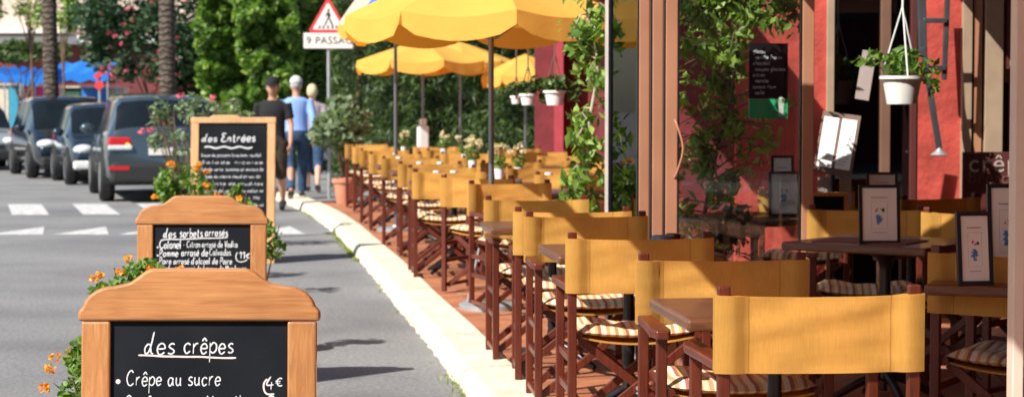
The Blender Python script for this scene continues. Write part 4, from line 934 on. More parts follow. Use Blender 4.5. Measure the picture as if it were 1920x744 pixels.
bush('tall pale rose bush with pink blooms behind the tall chalkboard', pz(345, 240, 20.0), (.42, .35, .36), 750, 'leafG', 'pink', 6, .06, 26, k=16, fs=.03, cr=.28, fr=.035)
bush('small leafy oleander in a clay pot at the far end of the terrace', pz(650, 245, 28.2), (.5, .4, .5), 1500, 'leafG', None, 0, .13, 14, k=14)
t = bush('reddish flowering plant on top behind the tall chalkboard', pz(425, 205, 21.5), (.3, .25, .15), 260, 'leafG', 'pink', 2, .06, 10, k=8, fs=.035, cr=.3, fr=.04)
b = MB(); b.lathe([(.10, 0), (.15, .34), (.17, .34), (.17, .40), (.145, .40), (.13, .36)], 20); o = b.build('clay_pot', M['terracotta'], smooth=True); o.location = at(645, 27.6, 0.05); tag(o, 'tall terracotta pot at the far corner of the terrace', 'pot')
# grass tufts in the gutter
P_ = []
for i in range(len(oc)):
    x, y = oc[i]
    if y < 8 or y > 30: continue
    dens = max(0, noise.noise(Vector((y * .55, 9.1, 0))) - .05) * 30 + (34 if 18.5 < y < 22.5 else 0)
    for j in range(int(dens * random.random())): P_.append((x - abs(random.gauss(.0, .035)) + .0, y + random.uniform(-.05, .05), .012))
tag(leaves(P_, .03, M['grass'], 'gutter_grass', asp=.25, up=(0, 0, 1.6)), kind='stuff', label='patches of grass and moss along the foot of the kerb', cat='grass')

# ------------------------------------------------------------------ background greenery
def hedge(name, label, x0, x1, D, h, n, lm, size, depth=1.2, bump=.6, droop=.3, group=None, cat='hedge', asp=.3, freq=.9):
    t = empty(name, ((x0 + x1) / 2, D, 0), 0, label, cat, group); cx = (x0 + x1) / 2
    X = rng.uniform(x0, x1, n); Z = rng.uniform(.02, h, n); o_ = random.uniform(0, 90)
    Yb = np.array([noise.noise(Vector((a * freq + o_, z * freq, 0))) * bump + noise.noise(Vector((a * 3 * freq, z * 3 * freq + o_, 5))) * bump * .5 for a, z in zip(X, Z)])
    Y = Yb + rng.exponential(.14, n) * depth
    leaves(np.stack([X - cx, Y, Z], 1), size, M[lm], 'foliage', t, asp=asp, droop=droop)
    b = MB()
    for k in range(max(3, int((x1 - x0) / .7))):
        xx = x0 - cx + (k + .5) * .7; b.tube([(xx, depth * .6, 0), (xx + .1, depth * .6, h * .5), (xx + .05, depth * .7, h * .85)], [.06, .05, .02], 7)
    b.build('stem', M['stem'], t)
    b = MB(); b.box(x0 - cx + .1, x1 - cx - .1, depth, depth + .1, 0, h); b.build('dark_backing', mat('dark_backing_green', (.012, .018, .008), 1, .4, 12), t)  # solid dark slab behind the leaves
    return t
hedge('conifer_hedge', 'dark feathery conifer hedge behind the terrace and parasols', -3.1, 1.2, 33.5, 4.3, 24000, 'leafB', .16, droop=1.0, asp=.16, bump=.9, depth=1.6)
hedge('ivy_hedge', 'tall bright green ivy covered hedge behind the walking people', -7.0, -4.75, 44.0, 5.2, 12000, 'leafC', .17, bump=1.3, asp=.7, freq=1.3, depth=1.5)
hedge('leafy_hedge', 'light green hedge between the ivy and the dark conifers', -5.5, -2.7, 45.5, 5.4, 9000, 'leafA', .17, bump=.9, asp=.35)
def tree(name, label, c, r, n, lm, size, th, k=16, cr=.35, fl=None, nf=0, tr=.045, asp=.4):
    c = Vector(c); t = empty(name, (c.x, c.y, 0), 0, label, 'tree')
    tops = ballpts((0, 0, c.z), [v * .6 for v in r], 7)
    leaves(clumps((0, 0, c.z), r, k, n, cr, .2), size, M[lm], 'crown', t, asp=asp)
    b = MB(); b.tube([(0, 0, 0), (.05, 0, th * .5), (0, 0, th)], [tr, tr * .8, tr * .6], 9)
    for q_ in tops: b.tube([(0, 0, th * .9), tuple((np.array((0, 0, th)) + q_) / 2 + np.array((0, 0, .1))), tuple(q_)], [tr * .5, tr * .3, tr * .1], 6)
    b.build('trunk', M['stem'], t, smooth=True)
    if fl:
        fp = []
        for p in ballpts((0, 0, c.z), r, nf, .93):
            if p[1] > r[1] * .3: p[1] = -p[1]
            fp.append(ballpts(p, (.05, .05, .045), 9, .6))
        leaves(np.concatenate(fp), .06, M[fl], 'blossoms', t, asp=.9)
    return t
tree('oleander', 'big oleander shrub dotted with pink flowers behind the parked cars', pz(290, 40, 46), (1.75, 1.3, 1.75), 11000, 'leafD', .17, 1.2, 40, .3, 'pink', 70)
tree('oleander', 'lower oleander with few pink flowers next to the ivy hedge', pz(385, 120, 47), (1.0, 1.0, 1.2), 4500, 'leafD', .17, .8, 18, .35, 'pink', 16)
tree('leafy_tree', 'sparse light tree overhanging the street at the upper left', pz(60, -20, 52), (1.5, 1.2, 1.25), 1500, 'leafC', .16, 3.2, 16, .26)
tree('leafy_tree', 'dark low round tree in front of the blue awnings', pz(45, 104, 55), (1.5, 1.0, .42), 3600, 'leafB', .15, 1.6, 16, .4)
tree('leafy_tree', 'wispy tree branch beside the left palm trunk', pz(120, 20, 50), (.45, .5, 1.0), 700, 'leafC', .16, 2.5, 9, .35)
def palm(px, D, wpx, label, lean=0):
    k = D / F; r = wpx / 2 * k; t = empty('palm_tree', at(px, D), 0, label, 'palm tree', 'palm trees along the street'); H = 8.5
    b = MB(); pts = []; rs = []
    for i in range(60): z = H * i / 59; pts.append((lean * z, 0, z)); rs.append(r * (1.02 + .03 * noise.noise(Vector((i * .9, px, 0)))) * (1.15 if z < .4 else 1 - .12 * z / H))
    b.tube(pts, rs, 14); b.build('trunk', M['bark'], t, smooth=True)
    P_ = []
    b = MB()
    for i in range(16):
        a = i * 2.4; u = .2 + .8 * (i % 4) / 4
        sp = [Vector((lean * H + math.cos(a) * s_ * 2.3, math.sin(a) * s_ * 2.3, H + u * 1.4 * s_ - 1.9 * s_ * s_)) for s_ in [j / 7 for j in range(8)]]
        b.tube(sp, [.03 * (1 - j / 9) for j in range(8)], 5)
        for j in range(1, 8):
            for m_ in range(14): P_.append(tuple(sp[j] + Vector((random.gauss(0, .16), random.gauss(0, .16), random.gauss(-.1, .12)))))
    b.build('frond_stalks', M['stem'], t); leaves(P_, .4, M['leafB'], 'crown', t, asp=.12)
palm(99, 44, 29, 'left palm trunk, dark and ringed, behind the parked van', -.012)
palm(315, 40.5, 31, 'right palm trunk, greyer, rising behind the parked car', 0)

# ------------------------------------------------------------------ street backdrop
bb = empty('apartment_building', (-15, 78, 0), 0, 'pale pink apartment block with dark red ground floor at the far left', 'building')
b = MB(); b.box(-12, 10, 0, 8, 4.0, 13); b.build('wall', mat('pale_pink_render', (.66, .52, .44), .9, .06, 2), bb)
b = MB(); b.box(-12, 10, .3, 8, 0, 3.98); b.build('ground_floor', mat('dark_red_shopfront', (.16, .03, .03), .7, .3, 1), bb)
b = MB(); b.box(-12, 10, -.25, 0, 3.9, 4.2); b.build('cornice', M['white'], bb)
for (px, py0, py1, wp) in ((203, -20, 26, 26), (133, 20, 62, 18), (-10, -20, 30, 24), (290, -20, 26, 26)):
    k = 78 / F; x = (px - 960) * k + 15
    b = MB(); b.box(x - wp / 2 * k, x + wp / 2 * k, -.12, .02, zat(py1, 78), zat(py0, 78)); w_ = b.build('window', mat('window_surround', (.50, .34, .26), .8, .1) if 'window_surround' not in bpy.data.materials else bpy.data.materials['window_surround'], bb)
    b = MB(); b.box(x - wp * .36 * k, x + wp * .36 * k, -.15, -.125, zat(py1 - 3, 78), zat(py0 + 3, 78)); b.build('pane', mat('pale_shutter', (.7, .64, .58), .6, .1) if 'pale_shutter' not in bpy.data.materials else bpy.data.materials['pale_shutter'], w_)
b = MB(); k = 78 / F; b.box((-20 - 960) * k + 15, (140 - 960) * k + 15, -1.2, -.01, zat(60, 78) - .1, zat(60, 78)); b.build('balcony', M['white'], bb)
b2 = empty('far_house', (6, 95, 0), 0, 'pale far house hidden behind the hedges', 'building')
b = MB(); b.box(-16, 16, 0, 8, 0, 9); b.build('wall', bpy.data.materials['pale_pink_render'], b2)
b = MB(); b.prism([(-16.4, 9), (16.4, 9), (14, 11), (-14, 11)], -.4, 8.4); b.build('roof', M['terracotta'], b2)
# market awnings
M['blue'] = cloth('blue_tarpaulin', (.03, .22, .72), .25); M['blue2'] = mat('blue_board', (.03, .16, .45), .6, .2); M['magenta'] = mat('magenta_board', (.62, .03, .16), .6, .15); M['teal'] = mat('teal_board', (.03, .28, .42), .6, .2); M['cream'] = mat('cream_board', (.6, .5, .38), .7, .2)
def awn(px0, px1, py0, py1, D, label):
    k = D / F; t = empty('market_awning', at((px0 + px1) / 2, D), 0, label, 'awning', 'blue market stall awnings'); hw = (px1 - px0) / 2 * k
    vs = []; fs = []; nx = 12; za = zat(py0, D); zb = zat(py1, D)
    for j in range(5):
        for i in range(nx + 1):
            u = i / nx; vs.append((-hw + 2 * hw * u, 1.6 - 1.6 * min(j, 3) / 3 * 1.0, za + (zb + .25 - za) * min(j, 3) / 3 - (.25 if j == 4 else 0) - .10 * math.sin(u * math.pi * 3) ** 2))
    for j in range(4):
        for i in range(nx): a = j * (nx + 1) + i; fs.append((a, a + 1, a + nx + 2, a + nx + 1))
    b = MB(); b.add(vs, fs); b.build('awning_sheet', M['blue'], t, smooth=True)
    for s in (-1, 1):
        for y in (.05, 1.5): b = MB(); b.tube([(s * hw * .95, y, 0), (s * hw * .95, y, zb + .1)], .025, 6); b.build('leg', M['galv'], t)
awn(-15, 40, 122, 152, 60, 'left blue market awning with pale streaks'); awn(42, 96, 124, 156, 59, 'middle blue market awning behind the palm trunk'); awn(98, 205, 112, 150, 60, 'large bright blue market awning right of the palm trunk')
def stall(px0, px1, py0, D, m, label):
    k = D / F; t = empty('market_stall', at((px0 + px1) / 2, D), 0, label, 'stall', 'coloured market stalls under the awnings'); hw = (px1 - px0) / 2 * k
    b = MB(); b.box(-hw, hw, 0, .6, .1, zat(py0, D)); b.build('front_panel', m, t, bevel=.03)
    b = MB(); b.box(-hw * 1.02, hw * 1.02, -.1, .7, zat(py0, D) + .002, zat(py0, D) + .05); b.build('counter', M['cream'], t)
stall(-5, 18, 160, 61.8, M['cream'], 'cream stall at the far left edge'); stall(19, 36, 160, 61.5, M['teal'], 'teal stall left of the magenta one'); stall(38, 50, 162, 61.8, M['magenta'], 'narrow magenta stall panel'); stall(54, 88, 163, 61.5, M['magenta'], 'wide magenta stall left of the palm trunk')
stall(115, 152, 165, 61.9, mat('dark_green_board', (.03, .10, .05), .7, .2), 'dark green stall right of the palm trunk'); stall(154, 198, 165, 61.5, M['blue2'], 'deep blue stall beside the red road sign'); stall(200, 235, 167, 62, M['cream'], 'cream stall right of the deep blue one')
# red round road sign left
t = empty('road_sign', at(188, 50), 0, 'red and white road sign on a pole above the small parked car', 'road sign')
b = MB(); b.tube([(0, 0, 0), (0, 0, zat(132, 50))], .035, 8); b.build('pole', M['galv'], t)
b = MB(); k = 50 / F; b.M = Matrix.Translation((0, -.05, zat(160, 50))) @ Matrix.Rotation(R(90), 4, 'X'); b.lathe([(.11, 0), (.11, .02)], 20); b.build('plate', mat('sign_red', (.70, .04, .05), .5, .05), t)
b = MB(); b.M = Matrix.Translation((.05, -.06, zat(137, 50))) @ Matrix.Rotation(R(-40), 4, 'Y'); b.box(-.2, .2, -.01, .01, -.06, .06); b.build('arrow_plate', bpy.data.materials['sign_red'], t)

# ------------------------------------------------------------------ pedestrian crossing sign
D = 29.6; k = D / F
t = empty('crossing_sign', at(617, D, .08), 0, 'triangular pedestrian crossing sign on grey pole, plate below reading 9 PASSAGES', 'road sign')
b = MB(); b.tube([(0, 0, 0), (0, 0, zat(-8, D) - .08)], 3.4 * k, 12); b.build('pole', M['galv'], t, smooth=True)
M['signred'] = bpy.data.materials['sign_red']; M['signwhite'] = mat('sign_white', (.74, .70, .66), .5, .04); M['signblack'] = mat('sign_black', (.02, .02, .02), .5, .05)
def tri(s, y, cz): return [(-s, y, cz - s * .577), (s, y, cz - s * .577), (0, y, cz + s * 1.155)]
cz = zat(62, D) - .08 + .577 * 38.5 * k
b = MB(); r0 = tri(38.5 * k, -.06, cz)
def rounded(tr_, r):
    out = []
    for i in range(3):
        p = Vector(tr_[i]); a = Vector(tr_[i - 1]); c_ = Vector(tr_[(i + 1) % 3]); pa = p + (a - p).normalized() * r; pc = p + (c_ - p).normalized() * r
        for u in (0, .25, .5, .75, 1): out.append(tuple(pa * (1 - u) ** 2 + p * 2 * u * (1 - u) + pc * u * u))
    return out
ro = rounded(r0, .07); b.prism([(p[0], p[2]) for p in ro], -.06, -.045); pl = b.build('warning_plate', M['signred'], t)
b = MB(); ro = rounded(tri(29.5 * k, -.062, cz), .04); b.prism([(p[0], p[2]) for p in ro], -.0625, -.0605); b.build('white_field', M['signwhite'], pl)
b = MB(); Yp = -.064
def poly(pts): b.add([(x * k, Yp, cz + z * k) for x, z in pts], [tuple(range(len(pts)))])
poly([(2.5 * math.cos(i * .7) + 1, 19 + 2.5 * math.sin(i * .7)) for i in range(9)])
poly([(-1.5, 16), (2.5, 16), (3.5, 4), (-1, 4)]); poly([(-1.5, 15.5), (-6, 8), (-4.6, 7), (0, 12)]); poly([(2, 15), (6.5, 8), (5.3, 7), (1, 11)])
poly([(-1, 5), (1.8, 5), (-4.5, -9), (-7.5, -9)]); poly([(1, 5), (3.5, 4), (7, -2), (10, -10), (7.5, -10.5), (4, -4)])
for x in (-17, -9, 0, 9, 17): poly([(x - 2.4, -15), (x + 2.0, -15), (x * .86 + 1.4, -9.5), (x * .86 - 1.4, -9.5)])
b.build('pedestrian_symbol', M['signblack'], pl)
b = MB(); b.box(-46 * k, 46 * k, -.055, -.04, zat(92, D) - .08, zat(63, D) - .08); p2 = b.build('text_plate', M['signwhite'], t, bevel=.01)
txt('9 PASSAGES', .155, M['signblack'], 'lettering', p2, Matrix.Translation((-41 * k, -.058, zat(83.5, D) - .08)) @ RX, .001, space=1.06)

# ------------------------------------------------------------------ cars
def car(name, label, loc, heading, L, W, H, prof, paint, cat='car', kind='hatch', rear=False, extra=None, wr=.32):
    """prof: stations (x fraction from rear, belt z, top z, half width factor)"""
    t = empty(name, loc, heading, label, cat, 'cars parked along the street')
    nS = len(prof); secs = []
    for (f, zb_, zt, wf) in prof:
        x = -L / 2 + f * L; w_ = W / 2 * wf; gh = zt > zb_ + .12; wt = w_ * .76 if gh else w_ * .80
        z0 = .26 if .02 < f < .98 else .34
        secs.append([(x, w_ * .86, z0), (x, w_ * .98, z0 + .12), (x, w_, (z0 + zb_) * .52), (x, w_ * .965, zb_ - .02), (x, w_ * .93, zb_ + .02 if gh else zb_ - .0),
                     (x, wt + .03 if gh else w_ * .86, zt - .10 if gh else zb_ + (zt - zb_) * .5), (x, wt * .93, zt - .02), (x, wt * .5, zt + .005), (x, 0, zt + .015)])
    npt = 9; fine = []
    # refine along length with catmull
    K = 4
    for p in range(npt):
        fine.append(densify([s_[p] for s_ in secs], K))
    nF = len(fine[0]); parts = {'body': MB(), 'side_window+': MB(), 'side_window-': MB(), 'windscreen': MB(), 'rear_window': MB()}
    Fs = [pr for pr in prof]; ghr = [pr[2] > pr[1] + .3 for pr in prof]
    x_of = [fine[0][i][0] for i in range(nF)]
    for side in (1, -1):
        for i in range(nF - 1):
            st_ = i / K; a0 = int(st_); gi = ghr[a0] and ghr[min(a0 + 1, nS - 1)]; tr_ = (ghr[a0] != ghr[min(a0 + 1, nS - 1)])
            for p in range(npt - 1):
                q_ = [fine[p][i], fine[p][i + 1], fine[p + 1][i + 1], fine[p + 1][i]]
                q_ = [(v[0], v[1] * side, v[2]) for v in q_]; m_ = 'body'
                if gi and p == 4:
                    m_ = 'side_window' + ('+' if side > 0 else '-') if (i % K != 0 or a0 % 2 == 1) else 'body'
                if tr_ and p >= 5:
                    m_ = 'windscreen' if a0 > nS / 2 else 'rear_window'
                parts[m_].add(q_, [(0, 1, 2, 3)])
        # end caps
    for i in (0, nF - 1):
        c_ = [fine[p][i] for p in range(npt)]; poly_ = c_ + [(v[0], -v[1], v[2]) for v in c_[::-1][1:]]; parts['body'].add(poly_, [tuple(range(len(poly_)))])
    for nme, mb in parts.items():
        if not mb.v: continue
        me_o = mb.build(nme.strip('+-'), paint if nme == 'body' else M['carglass'], t, smooth=True)
        bm = bmesh.new(); bm.from_mesh(me_o.data); bmesh.ops.remove_doubles(bm, verts=bm.verts, dist=.002); bmesh.ops.recalc_face_normals(bm, faces=bm.faces); bm.to_mesh(me_o.data); bm.free()
    wb_ = L * .61
    for sx in (-1, 1):
        for sy in (-1, 1):
            xx = sx * wb_ / 2 - (.02 * L); yy = sy * (W / 2 - .085)
            b = MB(); b.M = Matrix.Translation((xx, yy, wr)) @ Matrix.Rotation(R(90), 4, 'X'); b.lathe([(wr * .62, -.1), (wr * .93, -.11), (wr, -.08), (wr, .08), (wr * .93, .11), (wr * .62, .1)], 24); wh = b.build('wheel', M['tyre'], t, smooth=True)
            b = MB(); b.M = Matrix.Translation((xx, yy + sy * .075, wr)) @ Matrix.Rotation(R(90), 4, 'X')
            b.lathe([(wr * .63, -.035), (wr * .63, .035), (wr * .55, .02), (wr * .15, .01), (wr * .12, -.03)], 20)
            b.build('rim', M['rim'], wh)
            b = MB(); b.M = Matrix.Translation((xx, sy * (W / 2 - .06), wr + .02)) @ Matrix.Rotation(R(90), 4, 'X'); b.lathe([(wr * 1.16, -.056), (wr * 1.16, .056)], 24); b.build('wheel_arch', M['bumper'], t)
    # bumpers, lights, mirrors
    xf = L / 2
    b = MB(); b.box(xf - .25, xf + .03, -W / 2 * .84, W / 2 * .84, .24, .46); b.build('front_bumper', M['bumper'] if kind != 'suv' else paint, t, bevel=.06, seg=3)
    b = MB(); b.box(-xf - .05, -xf + .25, -W / 2 * .90, W / 2 * .90, .30, .60); b.build('rear_bumper', M['bumper'], t, bevel=.06, seg=3)
    zb = prof[-2][1]
    for sy in (-1, 1):
        b = MB(); b.ell((xf - .16, sy * W / 2 * .70, zb - .14), (.20, .20, .10), 14, 8); b.build('headlight', M['lampw'], t, smooth=True)
        zr = prof[1][1]
        b = MB(); b.box(-xf - .012, -xf + .16, min(sy * W / 2 * .55, sy * W / 2 * .93), max(sy * W / 2 * .55, sy * W / 2 * .93), zr - .20, zr - .03); tl_ = b.build('tail_light', M['redlens'], t, bevel=.04, seg=3)
        b = MB(); b.ell((-xf - .012, sy * W / 2 * .62, zr - .15), (.02, .035, .03), 10, 6); b.build('indicator', M['amber'], tl_)
        xm = L * .16; b = MB(); b.ell((xm, sy * (W / 2 + .09), zb + .17), (.07, .11, .08), 12, 8); b.build('mirror', paint, t, smooth=True)
        for dx in (-.02, .22):
            b = MB(); b.box(L * (dx - .12) - .07, L * (dx - .12) + .07, sy * W / 2 * .965 - .012, sy * W / 2 * .965 + .03 * (1 if sy > 0 else 1), zb - .12, zb - .085); b.build('door_handle', M['bumper'], t, bevel=.01)
    b = MB(); b.box(xf + .01, xf + .035, -.26, .26, .36, .47); b.build('licence_plate', M['signwhite'], t)
    b = MB(); b.box(-xf - .02, -xf + .0, -.26, .26, .72, .83); b.build('licence_plate', M['signwhite'], t)
    b = MB(); b.box(xf + .012, xf + .03, -W * .28, W * .28, .50, .60); b.build('grille', M['bumper'], t, bevel=.01)
    return t
van_prof = [(0, .80, .84, .90), (.02, .98, 1.2, .94), (.09, 1.02, 1.56, .97), (.25, 1.02, 1.64, 1), (.45, 1.0, 1.66, 1), (.60, .98, 1.58, 1), (.80, .96, 1.0, .99), (.93, .84, .88, .95), (1.0, .62, .66, .86)]
suv_prof = [(0, 1.0, 1.04, .93), (.015, 1.08, 1.2, .95), (.07, 1.10, 1.62, .97), (.2, 1.10, 1.71, 1), (.42, 1.08, 1.74, 1), (.55, 1.06, 1.68, 1), (.70, 1.06, 1.12, 1), (.93, .98, 1.02, .96), (1.0, .72, .76, .9)]
small_prof = [(0, .78, .82, .90), (.02, .94, 1.15, .94), (.10, .97, 1.42, .97), (.28, .97, 1.50, 1), (.45, .95, 1.50, 1), (.58, .94, 1.42, 1), (.76, .92, .96, .99), (.93, .80, .84, .95), (1.0, .60, .64, .86)]
pnavy = paintmat('dark_navy_paint', (.012, .02, .035)); pblue = paintmat('deep_blue_paint', (.02, .035, .06)); pslate = paintmat('slate_green_grey_paint', (.055, .085, .105)); psil = paintmat('silver_paint', (.4, .42, .44))
hd = R(-68)      # heading of cars facing the viewer
def carpos(px, py, dx, dy): D = CAMZ * F / (py - HOR); v = at(px, D); return (v.x + dx, v.y + dy, 0)
c1 = car('parked_van', 'dark minivan parked facing the viewer at the far left', (-9.45, 41.6, 0), R(-90 + 21), 4.4, 1.80, 1.65, van_prof, pnavy)
c2 = car('parked_car', 'small dark blue car with white fog light surrounds, between the van and the off roader', (-7.85, 38.0, 0), R(-90 + 19), 3.7, 1.68, 1.5, small_prof, pblue)
c3 = car('parked_suv', 'big slate grey off road car seen from behind with red tail light lit', (-5.84, 32.1, 0), R(90 + 15), 4.75, 1.84, 1.74, [(a, b_ * .95, c_ * .95, d_) for a, b_, c_, d_ in suv_prof], pslate, kind='suv', wr=.37)
c4 = car('parked_car', 'silver car cut off by the left edge behind the minivan', (-12.7, 46.5, 0), R(-90 + 21), 4.2, 1.75, 1.5, small_prof, psil)
for sy in (-1, 1):
    b = MB(); b.box(1.80, 1.90, min(sy * .48, sy * .80), max(sy * .48, sy * .80), .30, .46); b.build('fog_light_surround', M['white'], c2, bevel=.04)
b = MB(); b.box(1.60, 1.94, -.5, .5, .47, .52); 
for (cc, x, y, z) in ((c1, 1.0, -.55, 1.12), (c2, .72, -.5, 1.04)):
    b = MB(); b.ell((x, y, z), (.05, .06, .05), 8, 6); b.build('windscreen_sticker', mat('green_sticker', (.1, .6, .45), .6, .05) if 'green_sticker' not in bpy.data.materials else bpy.data.materials['green_sticker'], cc)
for sy in (-1, 1):
    b = MB(); b.box(-2.43, -2.40, min(sy * .55, sy * .85), max(sy * .55, sy * .85), .50, .56); b.build('reflector', M['redlens'], c3)
    b = MB(); b.box(-2.42, -2.36, min(sy * .50, sy * .86), max(sy * .50, sy * .86), .80, .87); b.build('reversing_light', M['lampw'], c3, bevel=.02)
# ------------------------------------------------------------------ motorcycle
t = empty('motorcycle', (at(606, 40.0).x, 40.0, 0.08), R(80), 'parked motorcycle with amber light, partly behind the sign pole', 'motorcycle')
for x in (-.65, .65):
    b = MB(); b.M = Matrix.Translation((x, 0, .31)) @ Matrix.Rotation(R(90), 4, 'X'); pts = []
    for i in range(5): pass
    b.lathe([(.2, -.05), (.27, -.065), (.31, -.03), (.31, .03), (.27, .065), (.2, .05)], 24); wh = b.build('wheel', M['tyre'], t, smooth=True)
    b = MB(); b.M = Matrix.Translation((x, 0, .31)) @ Matrix.Rotation(R(90), 4, 'X'); b.lathe([(.2, -.03), (.2, .03), (.03, .04), (.03, -.04)], 20); b.build('rim', M['rim'], wh)
b = MB(); b.ell((.1, 0, .82), (.32, .16, .14)); b.build('fuel_tank', M['signred'], t, smooth=True)
b = MB(); b.ell((-.42, 0, .80), (.38, .14, .07)); b.build('seat', M['bumper'], t, smooth=True)
b = MB(); b.box(-.25, .3, -.16, .16, .3, .62); b.build('engine', M['rim'], t, bevel=.05)
b = MB(); b.tube([(.65, .07, .31), (.42, .07, .95)], .025, 7); b.tube([(.65, -.07, .31), (.42, -.07, .95)], .025, 7); b.tube([(-.65, 0, .31), (-.1, 0, .5)], .04, 7); b.build('fork', M['rim'], t)
b = MB(); b.tube([(.30, .36, 1.05), (.42, .15, 1.02), (.42, -.15, 1.02), (.30, -.36, 1.05)], .016, 7); b.build('handlebar', M['bumper'], t)
for s in (-1, 1):
    b = MB(); b.ell((.38, s * .34, 1.22), (.03, .07, .05), 10, 6); b.build('mirror', M['rim'], t)
b = MB(); b.ell((-.82, 0, .72), (.07, .13, .08), 12, 8); b.build('rear_lamp', M['amber'], t, smooth=True)
b = MB(); b.box(-.95, -.68, -.1, .1, .48, .66); b.build('mudguard', M['bumper'], t, bevel=.03)

# ------------------------------------------------------------------ people
def remesh(name, mb, m, parent, vox=.016, smooth=4):
    o = mb.build(name, m, None); r = o.modifiers.new('r', 'REMESH'); r.mode = 'VOXEL'; r.voxel_size = vox; r.use_smooth_shade = True
    s = o.modifiers.new('s', 'SMOOTH'); s.iterations = smooth; s.factor = .5
    dg = bpy.context.evaluated_depsgraph_get(); me = bpy.data.meshes.new_from_object(o.evaluated_get(dg)); bpy.data.objects.remove(o)
    me.name = name; me.materials.clear(); me.materials.append(m); me.polygons.foreach_set('use_smooth', [True] * len(me.polygons))
    o = bpy.data.objects.new(name, me); COL.objects.link(o); o.parent = parent; return o
def loft(mb, secs, n=18):      # secs: (cx,cy,z,rx,ry)
    vs = []; fs = []
    for (cx, cy, z, rx, ry) in secs:
        for k in range(n): a = 2 * math.pi * k / n; vs.append((cx + rx * math.cos(a), cy + ry * math.sin(a), z))
    for i in range(len(secs) - 1):
        for k in range(n): fs.append((i * n + k, i * n + (k + 1) % n, (i + 1) * n + (k + 1) % n, (i + 1) * n + k))
    fs += [tuple(range(n))[::-1], tuple((len(secs) - 1) * n + k for k in range(n))]; mb.add(vs, fs)
def person(loc, rz, h, label, stride, armsw, top, bottom, shoe, hair, skin, fem=False, cap=None, sleeve='short', leg='long', look=0):
    t = empty('person', loc, rz, label, 'person'); k = h / 1.75; t.scale = (k, k, k)      # local +y is forward
    sw = .185 if not fem else .165; hipw = .10
    def legpts(s):
        f = stride * s
        hip = (s * hipw, 0, .93); knee = (s * .095, .04 + f * .16 + (.05 if f < 0 else 0), .50); ank = (s * .09, f * .30 - (.05 if f < 0 else 0), .09 + (.05 if f < 0 else 0)); toe = (s * .10, ank[1] + .17, .035 + (.0 if f < 0 else 0))
        return hip, knee, ank, toe
    def armpts(s):
        f = -armsw * s
        return (s * sw, 0, 1.42), (s * (sw + .055), -.03 + f * .10, 1.14), (s * (sw + .065), .05 + f * .24, .90), (s * (sw + .06), .075 + f * .27, .82)
    def torso(mb, g):
        loft(mb, [(0, 0, .86, .13 + g, .10 + g), (0, 0, .94, .165 + g, .115 + g), (0, .0, 1.06, .145 + g + (.01 if not fem else -.01), .105 + g), (0, .005, 1.2, .155 + g, .115 + g), (0, 0, 1.33, .175 + g, .115 + g), (0, -.01, 1.42, .175 + g, .095 + g), (0, -.01, 1.465, .11 + g, .07 + g)])
    b = MB(); torso(b, -.012)
    b.tube([(0, -.01, 1.42), (0, .0, 1.5), (0, .01, 1.56)], [.062, .055, .055], 12)
    b.ell((0, .02, 1.635), (.076, .095, .115), 16, 12); b.ell((0, .05, 1.575), (.05, .055, .05), 12, 8)
    b.ell((0, .118, 1.62), (.014, .022, .022), 8, 6)
    for s in (-1, 1):
        b.ell((s * .078, .01, 1.62), (.012, .022, .032), 8, 6)
        hp, kn, an, to = legpts(s); b.tube([hp, kn, ((kn[0] + an[0]) / 2, (kn[1] + an[1]) / 2 - .015, (kn[2] + an[2]) / 2 + .05), an], [.088, .056, .055, .036], 12); b.tube([(an[0], an[1] - .04, an[2] - .035), (to[0], to[1], to[2])], [.036, .03], 10)
        sh, el, wr_, ha = armpts(s); b.tube([sh, el, wr_], [.052, .040, .028], 12)
        b.ell(((wr_[0] + ha[0]) / 2, (wr_[1] + ha[1]) / 2, ha[2] + .03), (.02, .036, .05), 10, 8)
    body = remesh('body', b, skin, t, .013, 3)
    b = MB()
    for s in (-1, 1):
        sh, el, wr_, ha = armpts(s)
        for i, (dy, L_) in enumerate(((-.027, .062), (-.010, .075), (.008, .078), (.026, .07))): b.tube([(ha[0], ha[1] + dy, ha[2] + .01), (ha[0] - s * .004, ha[1] + dy + .004, ha[2] - L_ * .5), (ha[0] - s * .018, ha[1] + dy + .012, ha[2] - L_ * .95)], [.0095, .009, .007], 7)
        b.tube([(ha[0] - s * .008, ha[1] + .03, ha[2] + .045), (ha[0] - s * .02, ha[1] + .052, ha[2] + .015), (ha[0] - s * .022, ha[1] + .055, ha[2] - .012)], [.011, .01, .008], 7)
    bm = bmesh.new(); bm.from_mesh(body.data); tmp = bpy.data.meshes.new('t'); tmp.from_pydata(b.v, [], b.f); bm.from_mesh(tmp); bm.to_mesh(body.data); bm.free()
    body.data.polygons.foreach_set('use_smooth', [True] * len(body.data.polygons))
    # face
    b = MB()
    for s in (-1, 1): b.ell((s * .03, .103, 1.64), (.012, .008, .006), 8, 6)
    b.build('eyes', M['signblack'], t)
    b = MB(); b.ell((0, .108, 1.583), (.024, .006, .005), 8, 6); b.build('mouth', mat('lips', (.4, .13, .1), .6, .05) if 'lips' not in bpy.data.materials else bpy.data.materials['lips'], t)
    # shirt
    b = MB(); torso(b, .008 if not fem else .012)
    for s in (-1, 1):
        sh, el, wr_, ha = armpts(s)
        if sleeve == 'long': b.tube([sh, el, tuple(el[i] + (wr_[i] - el[i]) * .9 for i in range(3))], [.066, .056, .044], 12)
        else: b.tube([sh, tuple(sh[i] + (el[i] - sh[i]) * .72 for i in range(3))], [.066, .060], 12)
    remesh('shirt', b, top, t, .014, 3)
    b = MB(); loft(b, [(0, 0, .84, .15, .11), (0, 0, .93, .176, .128), (0, 0, 1.0, .165, .12)])
